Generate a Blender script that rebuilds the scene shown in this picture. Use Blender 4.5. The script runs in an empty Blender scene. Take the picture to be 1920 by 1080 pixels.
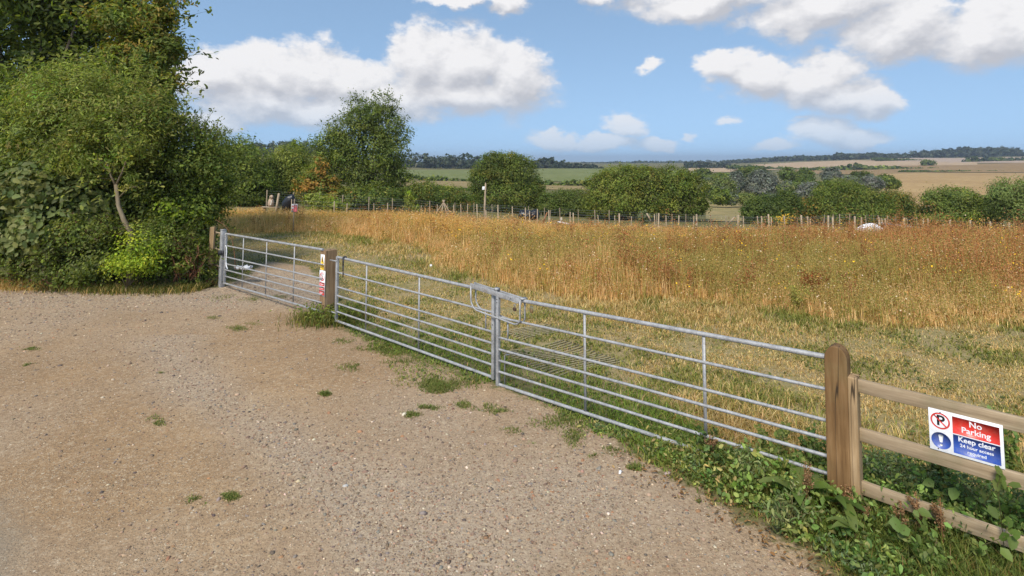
import bpy, bmesh, math, random
import numpy as np
from mathutils import Vector, Matrix
random.seed(4); RNG = np.random.default_rng(7)
SC = bpy.context.scene
COL = SC.collection

# ------------------------------------------------------------------ camera, sky, sun, exposure
F, TH, YH, HC = 1040.0, math.radians(4), 303.0, 2.75
Y0 = YH - F * math.tan(TH)
cam = bpy.data.cameras.new('camera'); camo = bpy.data.objects.new('camera', cam); COL.objects.link(camo)
camo.location = (0, 0, HC); camo.rotation_euler = (math.radians(90) + TH, 0, 0)
cam.sensor_width = 36; cam.lens = 36 * F / 1920; cam.shift_y = -(540 - Y0) / 1920
cam.clip_start = 0.05; cam.clip_end = 20000
SC.camera = camo
SC.view_settings.view_transform = 'Standard'; SC.view_settings.look = 'None'
SC.view_settings.exposure = 1.78; SC.view_settings.gamma = 1.0
SUN_EL, SUN_AZ = math.radians(48), math.radians(205)     # azimuth clockwise from +Y: behind the camera, a little left
sd = bpy.data.lights.new('sun', 'SUN'); so = bpy.data.objects.new('sun', sd); COL.objects.link(so)
sd.energy = 1.35; sd.angle = math.radians(16); sd.color = (1.0, 0.935, 0.83)
sv = Vector((math.sin(SUN_AZ) * math.cos(SUN_EL), math.cos(SUN_AZ) * math.cos(SUN_EL), math.sin(SUN_EL)))
so.rotation_euler = (-sv).to_track_quat('-Z', 'Y').to_euler(); so.location = (0, -20, 40)

def ray(x, y):
    a, b = (x - 960) / F, (Y0 - y) / F
    return np.array([a, math.cos(TH) - b * math.sin(TH), math.sin(TH) + b * math.cos(TH)])
def at(x, y, Y):
    r = ray(x, y); r = r * (Y / r[1]); r[2] += HC; return r
def gnd(x, y, z=0.0):
    r = ray(x, y); r = r * ((z - HC) / r[2]); r[2] = z; return r
def azel(x, y):
    r = ray(x, y); return math.atan2(r[0], r[1]), math.atan2(r[2], math.hypot(r[0], r[1]))

W = bpy.data.worlds.new('World'); SC.world = W; W.use_nodes = True
wt = W.node_tree; wt.nodes.clear()
def N(t, typ, **kw):
    n = t.nodes.new(typ)
    for k, v in kw.items():
        if k.startswith('i_'): n.inputs[int(k[2:])].default_value = v
        else: setattr(n, k, v)
    return n
CLOUDS = [  # (px, py, rx, ry, weight) converted once to azimuth / elevation on the sky
 (410,140,95,62,1),(500,140,110,66,1),(590,138,100,66,1),(660,165,110,70,1),(500,185,150,50,1),(610,205,150,36,1),
 (790,115,80,85,1),(870,120,110,84,1),(965,150,72,84,1),(860,180,175,50,1),(720,190,130,45,1),(400,228,80,34,.92),
 (880,-6,100,22,.8),(955,10,45,30,.85),(1130,-20,200,26,.85),(1330,-2,210,42,1),(1540,15,180,66,1),(1690,50,150,66,1),(1850,55,150,78,1),(1960,40,150,95,1),
 (1355,132,56,36,1),(1430,145,90,52,1),(1530,140,95,58,1),(1560,178,125,48,1),(1640,192,62,36,1),
 (1212,122,62,24,.40),(1040,262,66,27,.82),(1130,270,105,20,.82),(1170,235,60,36,.76),(1230,266,54,20,.8),
 (1550,250,78,36,.95),(1610,264,95,24,.9),(1450,275,55,20,.75),(1370,232,60,22,.42),(1290,248,40,16,.42),(1500,232,50,14,.45)]
def cloud_group():
    g = bpy.data.node_groups.new('cloud_density', 'ShaderNodeTree')
    g.interface.new_socket('P', in_out='INPUT', socket_type='NodeSocketVector')
    g.interface.new_socket('D', in_out='OUTPUT', socket_type='NodeSocketFloat')
    gi = g.nodes.new('NodeGroupInput'); go = g.nodes.new('NodeGroupOutput')
    nz = N(g, 'ShaderNodeTexNoise'); nz.inputs['Scale'].default_value = 9; nz.inputs['Detail'].default_value = 6; nz.inputs['Roughness'].default_value = .62
    st = N(g, 'ShaderNodeVectorMath', operation='MULTIPLY'); st.inputs[1].default_value = (1, 1.5, 1)
    g.links.new(gi.outputs[0], st.inputs[0]); g.links.new(st.outputs[0], nz.inputs['Vector'])
    # warp the position so that edges billow
    nb = N(g, 'ShaderNodeVectorMath', operation='SUBTRACT'); nb.inputs[1].default_value = (.5, .5, .5)
    g.links.new(nz.outputs['Color'], nb.inputs[0])
    ns = N(g, 'ShaderNodeVectorMath', operation='SCALE'); ns.inputs['Scale'].default_value = .085
    g.links.new(nb.outputs[0], ns.inputs[0])
    pp = N(g, 'ShaderNodeVectorMath', operation='ADD'); g.links.new(gi.outputs[0], pp.inputs[0]); g.links.new(ns.outputs[0], pp.inputs[1])
    prev = None
    for (x, y, rx, ry, w) in CLOUDS:
        a, e = azel(x, y); ra = abs(azel(x + rx, y)[0] - a); re = abs(azel(x, y - ry)[1] - e)
        s = N(g, 'ShaderNodeVectorMath', operation='SUBTRACT'); s.inputs[1].default_value = (a, e, 0)
        g.links.new(pp.outputs[0], s.inputs[0])
        m = N(g, 'ShaderNodeVectorMath', operation='MULTIPLY'); m.inputs[1].default_value = (1 / ra, 1 / re, 0); g.links.new(s.outputs[0], m.inputs[0])
        l = N(g, 'ShaderNodeVectorMath', operation='LENGTH'); g.links.new(m.outputs[0], l.inputs[0])
        d = N(g, 'ShaderNodeMath', operation='SUBTRACT'); d.inputs[0].default_value = w; g.links.new(l.outputs['Value'], d.inputs[1])
        if prev is None: prev = d
        else:
            mx = N(g, 'ShaderNodeMath', operation='SMOOTH_MAX'); mx.inputs[2].default_value = .12
            g.links.new(prev.outputs[0], mx.inputs[0]); g.links.new(d.outputs[0], mx.inputs[1]); prev = mx
    n2 = N(g, 'ShaderNodeTexNoise'); n2.inputs['Scale'].default_value = 15; n2.inputs['Detail'].default_value = 11; n2.inputs['Roughness'].default_value = .64
    g.links.new(st.outputs[0], n2.inputs['Vector'])
    m2 = N(g, 'ShaderNodeMath', operation='MULTIPLY_ADD'); m2.inputs[1].default_value = 1.15; m2.inputs[2].default_value = -.54
    g.links.new(n2.outputs['Fac'], m2.inputs[0])
    ad = N(g, 'ShaderNodeMath', operation='ADD'); g.links.new(prev.outputs[0], ad.inputs[0]); g.links.new(m2.outputs[0], ad.inputs[1])
    g.links.new(ad.outputs[0], go.inputs[0])
    return g
def build_world():
    t = wt; L = t.links.new
    out = N(t, 'ShaderNodeOutputWorld'); bg = N(t, 'ShaderNodeBackground'); bg.inputs['Strength'].default_value = .15
    sky = N(t, 'ShaderNodeTexSky'); sky.sky_type = 'NISHITA'; sky.sun_disc = False
    sky.sun_elevation = SUN_EL; sky.sun_rotation = SUN_AZ; sky.air_density = 1.0; sky.dust_density = .3; sky.ozone_density = 2.2
    tc = N(t, 'ShaderNodeTexCoord'); sp = N(t, 'ShaderNodeSeparateXYZ'); L(tc.outputs['Generated'], sp.inputs[0])
    az = N(t, 'ShaderNodeMath', operation='ARCTAN2'); L(sp.outputs[0], az.inputs[0]); L(sp.outputs[1], az.inputs[1])
    el = N(t, 'ShaderNodeMath', operation='ARCSINE'); L(sp.outputs[2], el.inputs[0])
    p = N(t, 'ShaderNodeCombineXYZ'); L(az.outputs[0], p.inputs[0]); L(el.outputs[0], p.inputs[1])
    G = cloud_group()
    d1 = N(t, 'ShaderNodeGroup'); d1.node_tree = G; L(p.outputs[0], d1.inputs[0])
    off = N(t, 'ShaderNodeVectorMath', operation='ADD'); off.inputs[1].default_value = (-.010, .026, 0); L(p.outputs[0], off.inputs[0])
    d2 = N(t, 'ShaderNodeGroup'); d2.node_tree = G; L(off.outputs[0], d2.inputs[0])
    al = N(t, 'ShaderNodeMapRange', interpolation_type='SMOOTHSTEP'); al.inputs[1].default_value = -.06; al.inputs[2].default_value = .26; al.inputs[4].default_value = .97
    L(d1.outputs[0], al.inputs[0])
    al2 = N(t, 'ShaderNodeMapRange', interpolation_type='SMOOTHSTEP'); al2.inputs[1].default_value = -.16; al2.inputs[2].default_value = .5; al2.inputs[4].default_value = .95; L(d1.outputs[0], al2.inputs[0])
    df = N(t, 'ShaderNodeMath', operation='SUBTRACT'); L(d1.outputs[0], df.inputs[0]); L(d2.outputs[0], df.inputs[1])
    lit = N(t, 'ShaderNodeMapRange'); lit.inputs[1].default_value = -.34; lit.inputs[2].default_value = .32; L(df.outputs[0], lit.inputs[0])
    cc = N(t, 'ShaderNodeMix', data_type='RGBA'); cc.inputs[6].default_value = (1.1, 1.11, 1.18, 1); cc.inputs[7].default_value = (1.85, 1.82, 1.82, 1)
    L(lit.outputs[0], cc.inputs[0])
    lift = N(t, 'ShaderNodeVectorMath', operation='ADD'); lift.inputs[1].default_value = (0, 0, .32); L(tc.outputs['Generated'], lift.inputs[0])
    nrm_ = N(t, 'ShaderNodeVectorMath', operation='NORMALIZE'); L(lift.outputs[0], nrm_.inputs[0]); L(nrm_.outputs[0], sky.inputs['Vector'])
    tint = N(t, 'ShaderNodeMix', data_type='RGBA', blend_type='MULTIPLY'); tint.inputs[0].default_value = 1; tint.inputs[7].default_value = (.55, .53, .455, 1)
    L(sky.outputs[0], tint.inputs[6])
    am = N(t, 'ShaderNodeMix', data_type='FLOAT'); L(lit.outputs[0], am.inputs[0]); L(al2.outputs[0], am.inputs[2]); L(al.outputs[0], am.inputs[3])
    lo = N(t, 'ShaderNodeMapRange'); lo.inputs[1].default_value = .02; lo.inputs[2].default_value = .12; lo.inputs[3].default_value = .5; lo.inputs[4].default_value = 1; L(el.outputs[0], lo.inputs[0])
    aa = N(t, 'ShaderNodeMath', operation='MULTIPLY'); L(am.outputs[0], aa.inputs[0]); L(lo.outputs[0], aa.inputs[1])
    mx = N(t, 'ShaderNodeMix', data_type='RGBA'); L(aa.outputs[0], mx.inputs[0]); L(tint.outputs[2], mx.inputs[6]); L(cc.outputs[2], mx.inputs[7])
    L(mx.outputs[2], bg.inputs['Color']); L(bg.outputs[0], out.inputs['Surface'])
    return tint, sky
TINT, SKY = build_world()

# ------------------------------------------------------------------ materials
def mat(name):
    m = bpy.data.materials.new(name); m.use_nodes = True
    t = m.node_tree; b = t.nodes['Principled BSDF']; return m, t, b
def ramp(t, fac, stops, interp='LINEAR'):
    r = t.nodes.new('ShaderNodeValToRGB'); r.color_ramp.interpolation = interp
    while len(r.color_ramp.elements) < len(stops): r.color_ramp.elements.new(.5)
    for e, (p, c) in zip(r.color_ramp.elements, stops): e.position = p; e.color = (*c, 1)
    t.links.new(fac, r.inputs[0]); return r.outputs[0]
def noise(t, scale, detail=4, rough=.55, vec=None, out='Fac'):
    n = N(t, 'ShaderNodeTexNoise'); n.inputs['Scale'].default_value = scale; n.inputs['Detail'].default_value = detail; n.inputs['Roughness'].default_value = rough
    if vec is not None: t.links.new(vec, n.inputs['Vector'])
    return n.outputs[out]
def mix(t, fac, a, b, blend='MIX'):
    m = N(t, 'ShaderNodeMix', data_type='RGBA', blend_type=blend)
    for i, v in ((0, fac), (6, a), (7, b)):
        if isinstance(v, (int, float)): m.inputs[i].default_value = v
        elif isinstance(v, tuple): m.inputs[i].default_value = (*v, 1)
        else: t.links.new(v, m.inputs[i])
    return m.outputs[2]
def mrange(t, v, a, b, c=0., d=1.):
    m = N(t, 'ShaderNodeMapRange'); t.links.new(v, m.inputs[0])
    for i, x in zip((1, 2, 3, 4), (a, b, c, d)): m.inputs[i].default_value = x
    return m.outputs[0]
def mul(t, a, b):
    m = N(t, 'ShaderNodeMath', operation='MULTIPLY')
    for i, v in ((0, a), (1, b)):
        if isinstance(v, (int, float)): m.inputs[i].default_value = v
        else: t.links.new(v, m.inputs[i])
    return m.outputs[0]
def bump(t, b, h, strength=.5, dist=.01):
    n = N(t, 'ShaderNodeBump'); n.inputs['Strength'].default_value = strength; n.inputs['Distance'].default_value = dist
    t.links.new(h, n.inputs['Height']); t.links.new(n.outputs[0], b.inputs['Normal']); return n
def objco(t, scale=(1, 1, 1)):
    c = N(t, 'ShaderNodeTexCoord'); m = N(t, 'ShaderNodeMapping'); m.inputs['Scale'].default_value = scale
    t.links.new(c.outputs['Object'], m.inputs[0]); return m.outputs[0]
def geopos(t):
    return N(t, 'ShaderNodeNewGeometry').outputs['Position']
def leaf_mat(name, trans=.48, rough=.55, spec=.25, hue=(1, 1, 1)):
    m, t, b = mat(name)
    a = N(t, 'ShaderNodeAttribute'); a.attribute_name = 'Col'
    b.inputs['Roughness'].default_value = rough; b.inputs['Specular IOR Level'].default_value = spec
    base_ = mix(t, 1., a.outputs['Color'], hue, 'MULTIPLY'); t.links.new(base_, b.inputs['Base Color'])
    tr = N(t, 'ShaderNodeBsdfTranslucent'); c = mix(t, 1., base_, (1.15, 1.2, .6), 'MULTIPLY'); t.links.new(c, tr.inputs[0])
    ms = N(t, 'ShaderNodeMixShader'); ms.inputs[0].default_value = trans
    t.links.new(b.outputs[0], ms.inputs[1]); t.links.new(tr.outputs[0], ms.inputs[2]); t.links.new(ms.outputs[0], t.nodes['Material Output'].inputs[0])
    return m
M = {}
M['leaf'] = leaf_mat('leaf_surface'); M['grass'] = leaf_mat('grass_blade', .4, .6, .2, (1.25, 1.18, .95)); M['dry'] = leaf_mat('dry_plant', .35, .75, .1, (1.5, 1.34, 1.12))
def attr_mat(name, rough=.8, bumpsc=None):
    m, t, b = mat(name); a = N(t, 'ShaderNodeAttribute'); a.attribute_name = 'Col'
    t.links.new(a.outputs['Color'], b.inputs['Base Color']); b.inputs['Roughness'].default_value = rough
    if bumpsc: bump(t, b, noise(t, bumpsc), .5, .01)
    return m
M['stone'] = attr_mat('stone', .85, 60)
def wood(name, c0, c1, c2, axis='Z', crack=True, scale=1.0, green=0.0):
    m, t, b = mat(name)
    s = {'Z': (26, 26, 1.6), 'X': (1.6, 26, 26)}[axis]; s = tuple(v * scale for v in s)
    co = objco(t, s); n1 = noise(t, 1.0, 6, .65, co)
    n2 = noise(t, 2.2, 3, .5, objco(t, (1.3, 1.3, 1.3)))
    c = ramp(t, n1, [(.28, c0), (.5, c1), (.72, c2)])
    c = mix(t, mrange(t, n2, .35, .7, 0, .55), c, tuple(x * .55 for x in c1))
    if green: c = mix(t, mul(t, mrange(t, noise(t, 3, 4, .6, objco(t, (1, 1, .7))), .5, .7), green), c, (.13, .14, .06))
    if crack:
        w = noise(t, 1.0, 2, .4, objco(t, {'Z': (9, 9, .35), 'X': (.35, 9, 9)}[axis]))
        k = N(t, 'ShaderNodeMath', operation='ABSOLUTE'); q = N(t, 'ShaderNodeMath', operation='SUBTRACT'); q.inputs[1].default_value = .5
        t.links.new(w, q.inputs[0]); t.links.new(q.outputs[0], k.inputs[0])
        cr = mrange(t, k.outputs[0], .003, .013, .9, 0); c = mix(t, cr, c, (.03, .02, .012))
    t.links.new(c, b.inputs['Base Color']); b.inputs['Roughness'].default_value = .82; b.inputs['Specular IOR Level'].default_value = .2
    bump(t, b, n1, .6, .006); return m
M['oak_post'] = wood('brown_post_wood', (.085, .042, .016), (.19, .105, .042), (.28, .168, .078), green=.3)
M['grey_post'] = wood('weathered_post_wood', (.17, .10, .05), (.29, .185, .10), (.40, .275, .16))
M['rail_wood'] = wood('weathered_rail_wood', (.2, .14, .08), (.36, .265, .165), (.50, .40, .27), axis='X', crack=False, green=.35)
M['half_post'] = wood('pale_brown_wood', (.2, .125, .06), (.36, .24, .125), (.48, .34, .2))
M['stake'] = wood('pale_stake_wood', (.23, .165, .105), (.37, .285, .19), (.48, .39, .28), crack=False)
M['stake_far'] = wood('grey_stake_wood', (.16, .12, .075), (.24, .185, .12), (.32, .26, .18), crack=False)
M['bark'] = wood('bark', (.05, .038, .025), (.11, .085, .06), (.19, .155, .115), crack=False, scale=.35)
M['pale_bark'] = wood('pale_bark', (.12, .085, .05), (.22, .17, .105), (.32, .26, .175), crack=False, scale=.5)
def galv():
    m, t, b = mat('galvanised_steel')
    p = geopos(t); v = N(t, 'ShaderNodeTexVoronoi'); v.inputs['Scale'].default_value = 70; t.links.new(p, v.inputs['Vector'])
    n = noise(t, 9, 5, .65, p)
    c = mix(t, mrange(t, v.outputs['Color'], .2, .8), (.195, .192, .19), (.32, .315, .312))
    c = mix(t, mrange(t, n, .35, .75, 0, .8), c, (.43, .425, .42))
    c = mix(t, mrange(t, noise(t, 2.2, 3, .6, p), .6, .75, 0, .35), c, (.22, .21, .19))
    t.links.new(c, b.inputs['Base Color']); b.inputs['Metallic'].default_value = .2
    b.inputs['Base Color'].links[0]; c = mix(t, mrange(t, noise(t, 5, 6, .7, p), .62, .74, 0, .55), c, (.20, .14, .085)); t.links.new(c, b.inputs['Base Color'])
    t.links.new(mrange(t, n, .3, .7, .42, .62), b.inputs['Roughness']); return m
M['galv'] = galv()
def grubby(m, amt):
    t = m.node_tree; b = t.nodes['Principled BSDF']; src = b.inputs['Base Color'].links[0].from_socket; p = geopos(t)
    c = mix(t, mrange(t, noise(t, 18, 6, .75, p), .45, .75, 0, amt), src, (.33, .29, .22)); t.links.new(c, b.inputs['Base Color'])
def plain(name, col, rough=.6, metal=0., spec=.4, nz=.12, sc=20):
    m, t, b = mat(name)
    n = noise(t, sc, 4, .6, geopos(t)); c = mix(t, mrange(t, n, .3, .7), tuple(x * (1 - nz) for x in col), tuple(min(1, x * (1 + nz)) for x in col))
    t.links.new(c, b.inputs['Base Color']); b.inputs['Roughness'].default_value = rough; b.inputs['Metallic'].default_value = metal; b.inputs['Specular IOR Level'].default_value = spec
    return m
M['white'] = plain('sign_white', (.78, .78, .80), .35, nz=.03); M['red'] = plain('sign_red', (.66, .035, .025), .35, nz=.05); M['blue'] = plain('sign_blue', (.035, .085, .36), .35, nz=.05)
for _k in ('white', 'red', 'blue'): grubby(M[_k], .35)
M['black'] = plain('sign_black', (.012, .012, .014), .4); M['yellow'] = plain('sign_yellow', (.78, .48, .02), .35, nz=.05); M['pinkred'] = plain('faded_red', (.80, .07, .07), .5)
M['black_plastic'] = plain('black_plastic', (.012, .013, .016), .35, sc=6); M['white_cloth'] = plain('white_cloth', (.75, .75, .76), .7); M['dark_strap'] = plain('dark_strap', (.025, .025, .03), .7)
M['brass'] = plain('weathered_brass', (.26, .17, .08), .5, .6); M['lock_dark'] = plain('dark_lock', (.10, .06, .045), .5, .5)
M['wire'] = plain('fence_wire', (.16, .17, .16), .5, .3); M['mat_rib'] = plain('mat_rib', (.25, .22, .13), .8, nz=.3); M['bin_cream'] = plain('cream_plastic', (.55, .50, .42), .6); M['figure'] = plain('figure_buff', (.36, .26, .18), .8, nz=.35, sc=14)
M['dead_stem'] = plain('dead_stem', (.20, .085, .04), .8, nz=.35); M['rust_brush'] = attr_mat('dry_brushwood', .9)
M['rust_red'] = plain('rust_iron', (.25, .11, .05), .8)

# ------------------------------------------------------------------ helpers
class MB:
    """collects quads and triangles, with colours, for ONE mesh object"""
    def __init__(s): s.v = []; s.q = []; s.t = []; s.c = []; s.n = 0
    def add(s, v, q=None, t=None, c=(.5, .5, .5)):
        v = np.asarray(v, float).reshape(-1, 3); s.v.append(v)
        if q is not None and len(q): s.q.append(np.asarray(q, int).reshape(-1, 4) + s.n)
        if t is not None and len(t): s.t.append(np.asarray(t, int).reshape(-1, 3) + s.n)
        c = np.asarray(c, float)
        s.c.append(np.broadcast_to(c, (len(v), 3)) if c.ndim == 1 else c); s.n += len(v); return s
    def tube(s, pts, r, sides=8, caps=True, c=(.5, .5, .5)):
        P = [Vector(p) for p in pts]; n = len(P); R = [r] * n if isinstance(r, (int, float)) else list(r)
        T = [(P[min(i + 1, n - 1)] - P[max(i - 1, 0)]).normalized() for i in range(n)]
        up = Vector((0, 0, 1)) if abs(T[0].z) < .9 else Vector((1, 0, 0))
        A = (up - T[0] * up.dot(T[0])).normalized(); vs = []
        for i in range(n):
            A = A - T[i] * A.dot(T[i]); A = A.normalized() if A.length > 1e-6 else T[i].orthogonal().normalized(); B = T[i].cross(A)
            for k in range(sides):
                a = 2 * math.pi * k / sides; vs.append(P[i] + (A * math.cos(a) + B * math.sin(a)) * R[i])
        q = [(i * sides + k, i * sides + (k + 1) % sides, (i + 1) * sides + (k + 1) % sides, (i + 1) * sides + k) for i in range(n - 1) for k in range(sides)]
        t = []
        if caps:
            vs += [P[0], P[-1]]; a, b = n * sides, n * sides + 1
            t = [(a, (k + 1) % sides, k) for k in range(sides)] + [(b, (n - 1) * sides + k, (n - 1) * sides + (k + 1) % sides) for k in range(sides)]
        return s.add([tuple(v) for v in vs], q, t, c)
    def box(s, o, ax, ay, az, c=(.5, .5, .5)):
        """box spanned from corner o by three edge vectors"""
        o, ax, ay, az = map(np.asarray, (o, ax, ay, az))
        v = [o + i * ax + j * ay + k * az for i in (0, 1) for j in (0, 1) for k in (0, 1)]
        return s.add(v, [(0, 1, 3, 2), (4, 6, 7, 5), (0, 4, 5, 1), (2, 3, 7, 6), (0, 2, 6, 4), (1, 5, 7, 3)], None, c)
    def build(s, name, m=None, parent=None, smooth=False, loc=None):
        V = np.concatenate(s.v) if s.v else np.zeros((0, 3))
        if loc is not None: V = V - np.asarray(loc)
        Q = np.concatenate(s.q) if s.q else np.zeros((0, 4), int); T = np.concatenate(s.t) if s.t else np.zeros((0, 3), int)
        me = bpy.data.meshes.new(name); me.vertices.add(len(V)); me.vertices.foreach_set('co', V.astype(np.float32).ravel())
        nl = Q.size + T.size; me.loops.add(nl); me.loops.foreach_set('vertex_index', np.concatenate([Q.ravel(), T.ravel()]).astype(np.int32))
        me.polygons.add(len(Q) + len(T))
        me.polygons.foreach_set('loop_start', np.concatenate([np.arange(len(Q)) * 4, Q.size + np.arange(len(T)) * 3]).astype(np.int32))
        me.update(calc_edges=True); me.validate()
        ca = me.color_attributes.new('Col', 'FLOAT_COLOR', 'POINT'); C = np.concatenate(s.c); C = np.concatenate([C, np.ones((len(C), 1))], 1)
        if len(C) == len(me.vertices): ca.data.foreach_set('color', C.astype(np.float32).ravel())
        if smooth: me.polygons.foreach_set('use_smooth', np.ones(len(me.polygons), bool))
        if m: me.materials.append(m)
        o = bpy.data.objects.new(name, me); COL.objects.link(o)
        if loc is not None: o.location = loc
        if parent is not None: put(o, parent)
        return o
def put(o, parent):
    """parent keeping the world place"""
    o.parent = parent; o.matrix_parent_inverse = PM(parent).inverted()
def PM(o):
    m = Matrix.LocRotScale(o.location, o.rotation_euler, o.scale)
    return (PM(o.parent) @ o.matrix_parent_inverse @ m) if o.parent else m
def tag(o, label=None, cat=None, group=None, kind=None):
    for k, v in (('label', label), ('category', cat), ('group', group), ('kind', kind)):
        if v: o[k] = v
    return o
def empty(name, loc, label, cat, group=None):
    o = bpy.data.objects.new(name, None); COL.objects.link(o); o.location = tuple(loc); o.empty_display_size = .1
    return tag(o, label, cat, group)
def bevel(o, w=.004, seg=2):
    m = o.modifiers.new('bevel', 'BEVEL'); m.width = w; m.segments = seg; m.limit_method = 'ANGLE'; return o
def unit(v): v = np.asarray(v, float); return v / np.maximum(np.linalg.norm(v, axis=-1, keepdims=True), 1e-9)
def vnoise(P, sc, seed=0):
    """cheap smooth noise -1..1"""
    r = np.random.default_rng(seed); P = np.asarray(P) * sc; o = np.zeros(len(P)); a = 1.0; tot = 0
    for k in range(4):
        d = unit(r.normal(size=(5, P.shape[1]))) * (1.7 ** k); ph = r.uniform(0, 6.28, 5)
        o += a * np.sin(P @ d.T + ph).sum(1) / 2.2; tot += a; a *= .6
    return np.clip(o / tot * 1.3, -1, 1)
def leaves(mb, P, Nrm, size, aspect, cols, rng, droop=.3, fold=True):
    """one folded leaf per point; Nrm is the way the leaf faces"""
    n = len(P); Nrm = unit(Nrm); d = rng.normal(size=(n, 3)); d[:, 2] -= droop; d -= Nrm * (d * Nrm).sum(1, keepdims=True); d = unit(d)
    w = np.cross(Nrm, d); L = (np.broadcast_to(size, (n,)) * rng.uniform(.65, 1.3, n))[:, None]; Wd = L * aspect * .5
    base = P - d * L * .5
    if fold:
        dip = Nrm * L * .1
        v = np.stack([base, base + d * L * .3 + w * Wd - dip * -.5, base + d * L * .72 + w * Wd * .7 + dip * .5, base + d * L - dip * .8, base + d * L * .72 - w * Wd * .7 + dip * .5, base + d * L * .3 - w * Wd + dip * .5], 1)
        i = np.arange(n)[:, None] * 6; q = np.concatenate([i + [0, 1, 2, 3], i + [0, 3, 4, 5]]); k = 6
    else:
        v = np.stack([base, base + d * L * .45 + w * Wd, base + d * L, base + d * L * .45 - w * Wd], 1)
        q = np.arange(n)[:, None] * 4 + [0, 1, 2, 3]; k = 4
    mb.add(v.reshape(-1, 3), q, None, np.repeat(cols, k, 0))
def blades(mb, P, h, w, lean, cols, rng, tipcol=1.15):
    """curved grass blades, three segments folded into a quad and a triangle"""
    n = len(P); a = rng.uniform(0, 6.283, n); d = np.stack([np.cos(a), np.sin(a), np.zeros(n)], 1); s = np.stack([-np.sin(a), np.cos(a), np.zeros(n)], 1)
    h = np.broadcast_to(h, (n,))[:, None]; w = np.broadcast_to(w, (n,))[:, None] * .5; ln = np.broadcast_to(lean, (n,))[:, None] * rng.uniform(.3, 1.4, (n, 1)); z = np.array([0, 0, 1.])
    m = P + z * h * .55 + d * h * ln * .35; t = P + z * h * (1 - .25 * ln) + d * h * ln
    v = np.stack([P - s * w, P + s * w, m + s * w * .75, m - s * w * .75, t], 1); i = np.arange(n)[:, None] * 5
    c = np.repeat(cols, 5, 0).reshape(n, 5, 3).copy(); c[:, 4] *= tipcol
    mb.add(v.reshape(-1, 3), i + [0, 1, 2, 3], i + [3, 2, 4], c.reshape(-1, 3))
def pal(rng, n, cols, jit=.12, w=None):
    c = np.array(cols)[rng.choice(len(cols), n, p=None if w is None else np.array(w) / np.sum(w))]
    return np.clip(c * (1 + rng.normal(0, jit, (n, 1))) * (1 + rng.normal(0, jit * .35, (n, 3))), .004, 1)

# ------------------------------------------------------------------ terrain
TD = np.array([12, 20, 30, 38, 50, 70, 100, 150, 250, 350, 500, 650, 800, 1000, 1300, 2000, 5000.])
TX = np.array([-400, 430, 560, 780, 1050, 1350, 1600, 1920, 2600.])
TY = np.array([
 [None, 441, 416, 404, 380, 355, 335, 318, 302, 294, 288, 286, 284, 284, 285, 290, 297],
 [None, 441, 416, 404, 380, 355, 335, 318, 302, 294, 288, 286, 286, 286, 287, 292, 298],
 [None, 441, 416, 407, 385, 362, 341, 324, 310, 302, 294, 290, 289, 289, 290, 293, 298],
 [None, 443, 426, 417, 402, 383, 364, 351, 341, 333, 320, 314, 312, 310, 308, 306, 304],
 [None, 462, 447, 436, 423, 400, 378, 362, 348, 338, 321, 315, 313, 311, 309, 306, 304],
 [None, 467, 450, 441, 423, 406, 391, 374, 352, 338, 328, 321, 316, 312, 307, 304, 303],
 [None, 472, 457, 447, 430, 413, 398, 378, 352, 338, 327, 318, 310, 301, 297, 297, 300],
 [None, 472, 457, 448, 431, 417, 402, 384, 355, 337, 322, 309, 301, 295, 290, 292, 298],
 [None, 472, 457, 448, 431, 417, 402, 384, 355, 337, 322, 309, 301, 295, 290, 292, 298]], object)
TZ = np.zeros(TY.shape)
for i in range(TY.shape[0]):
    for j in range(TY.shape[1]):
        if TY[i, j] is not None: TZ[i, j] = at(960, TY[i, j], TD[j])[2]
GU = np.arange(-400, 2601, 20.); GL = np.linspace(math.log(12), math.log(5000), 260)
def _resample():
    A = np.stack([np.interp(GL, np.log(TD), TZ[i]) for i in range(len(TX))]); B = np.stack([np.interp(GU, TX, A[:, j]) for j in range(len(GL))], 1)
    k = np.exp(-np.linspace(-2, 2, 9) ** 2); k /= k.sum()
    Bp = np.pad(B, ((4, 4), (4, 4)), 'edge')
    Bp = np.apply_along_axis(lambda r: np.convolve(r, k, 'valid'), 0, Bp); return np.apply_along_axis(lambda r: np.convolve(r, k, 'valid'), 1, Bp)
GZ = _resample(); GZ[:, 0] = 0
def terr(x, y):
    x = np.asarray(x, float); y = np.asarray(y, float); d = np.maximum(y, .5)
    u = np.clip(960 + F * x / d, -400, 2599.9); l = np.clip(np.log(np.maximum(d, 12)), GL[0], GL[-1] - 1e-6)
    a = (u + 400) / 20; b = (l - GL[0]) / (GL[1] - GL[0]); i = a.astype(int); j = b.astype(int); i = np.minimum(i, len(GU) - 2); j = np.minimum(j, len(GL) - 2); a = a - i; b = b - j
    return GZ[i, j] * (1 - a) * (1 - b) + GZ[i + 1, j] * a * (1 - b) + GZ[i, j + 1] * (1 - a) * b + GZ[i + 1, j + 1] * a * b
def imgy(z, d):
    """picture row of a height at a distance"""
    e = (z - HC) / d; b = (e * math.cos(TH) - math.sin(TH)) / (math.cos(TH) + e * math.sin(TH)); return Y0 - b * F
DS = np.exp(np.linspace(math.log(30), math.log(2500), 500))
def dist_at(x, y):
    yy = imgy(terr((x - 960) / F * DS, DS), DS); yy = np.minimum.accumulate(yy); return float(np.interp(-y, -yy, DS))
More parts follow.
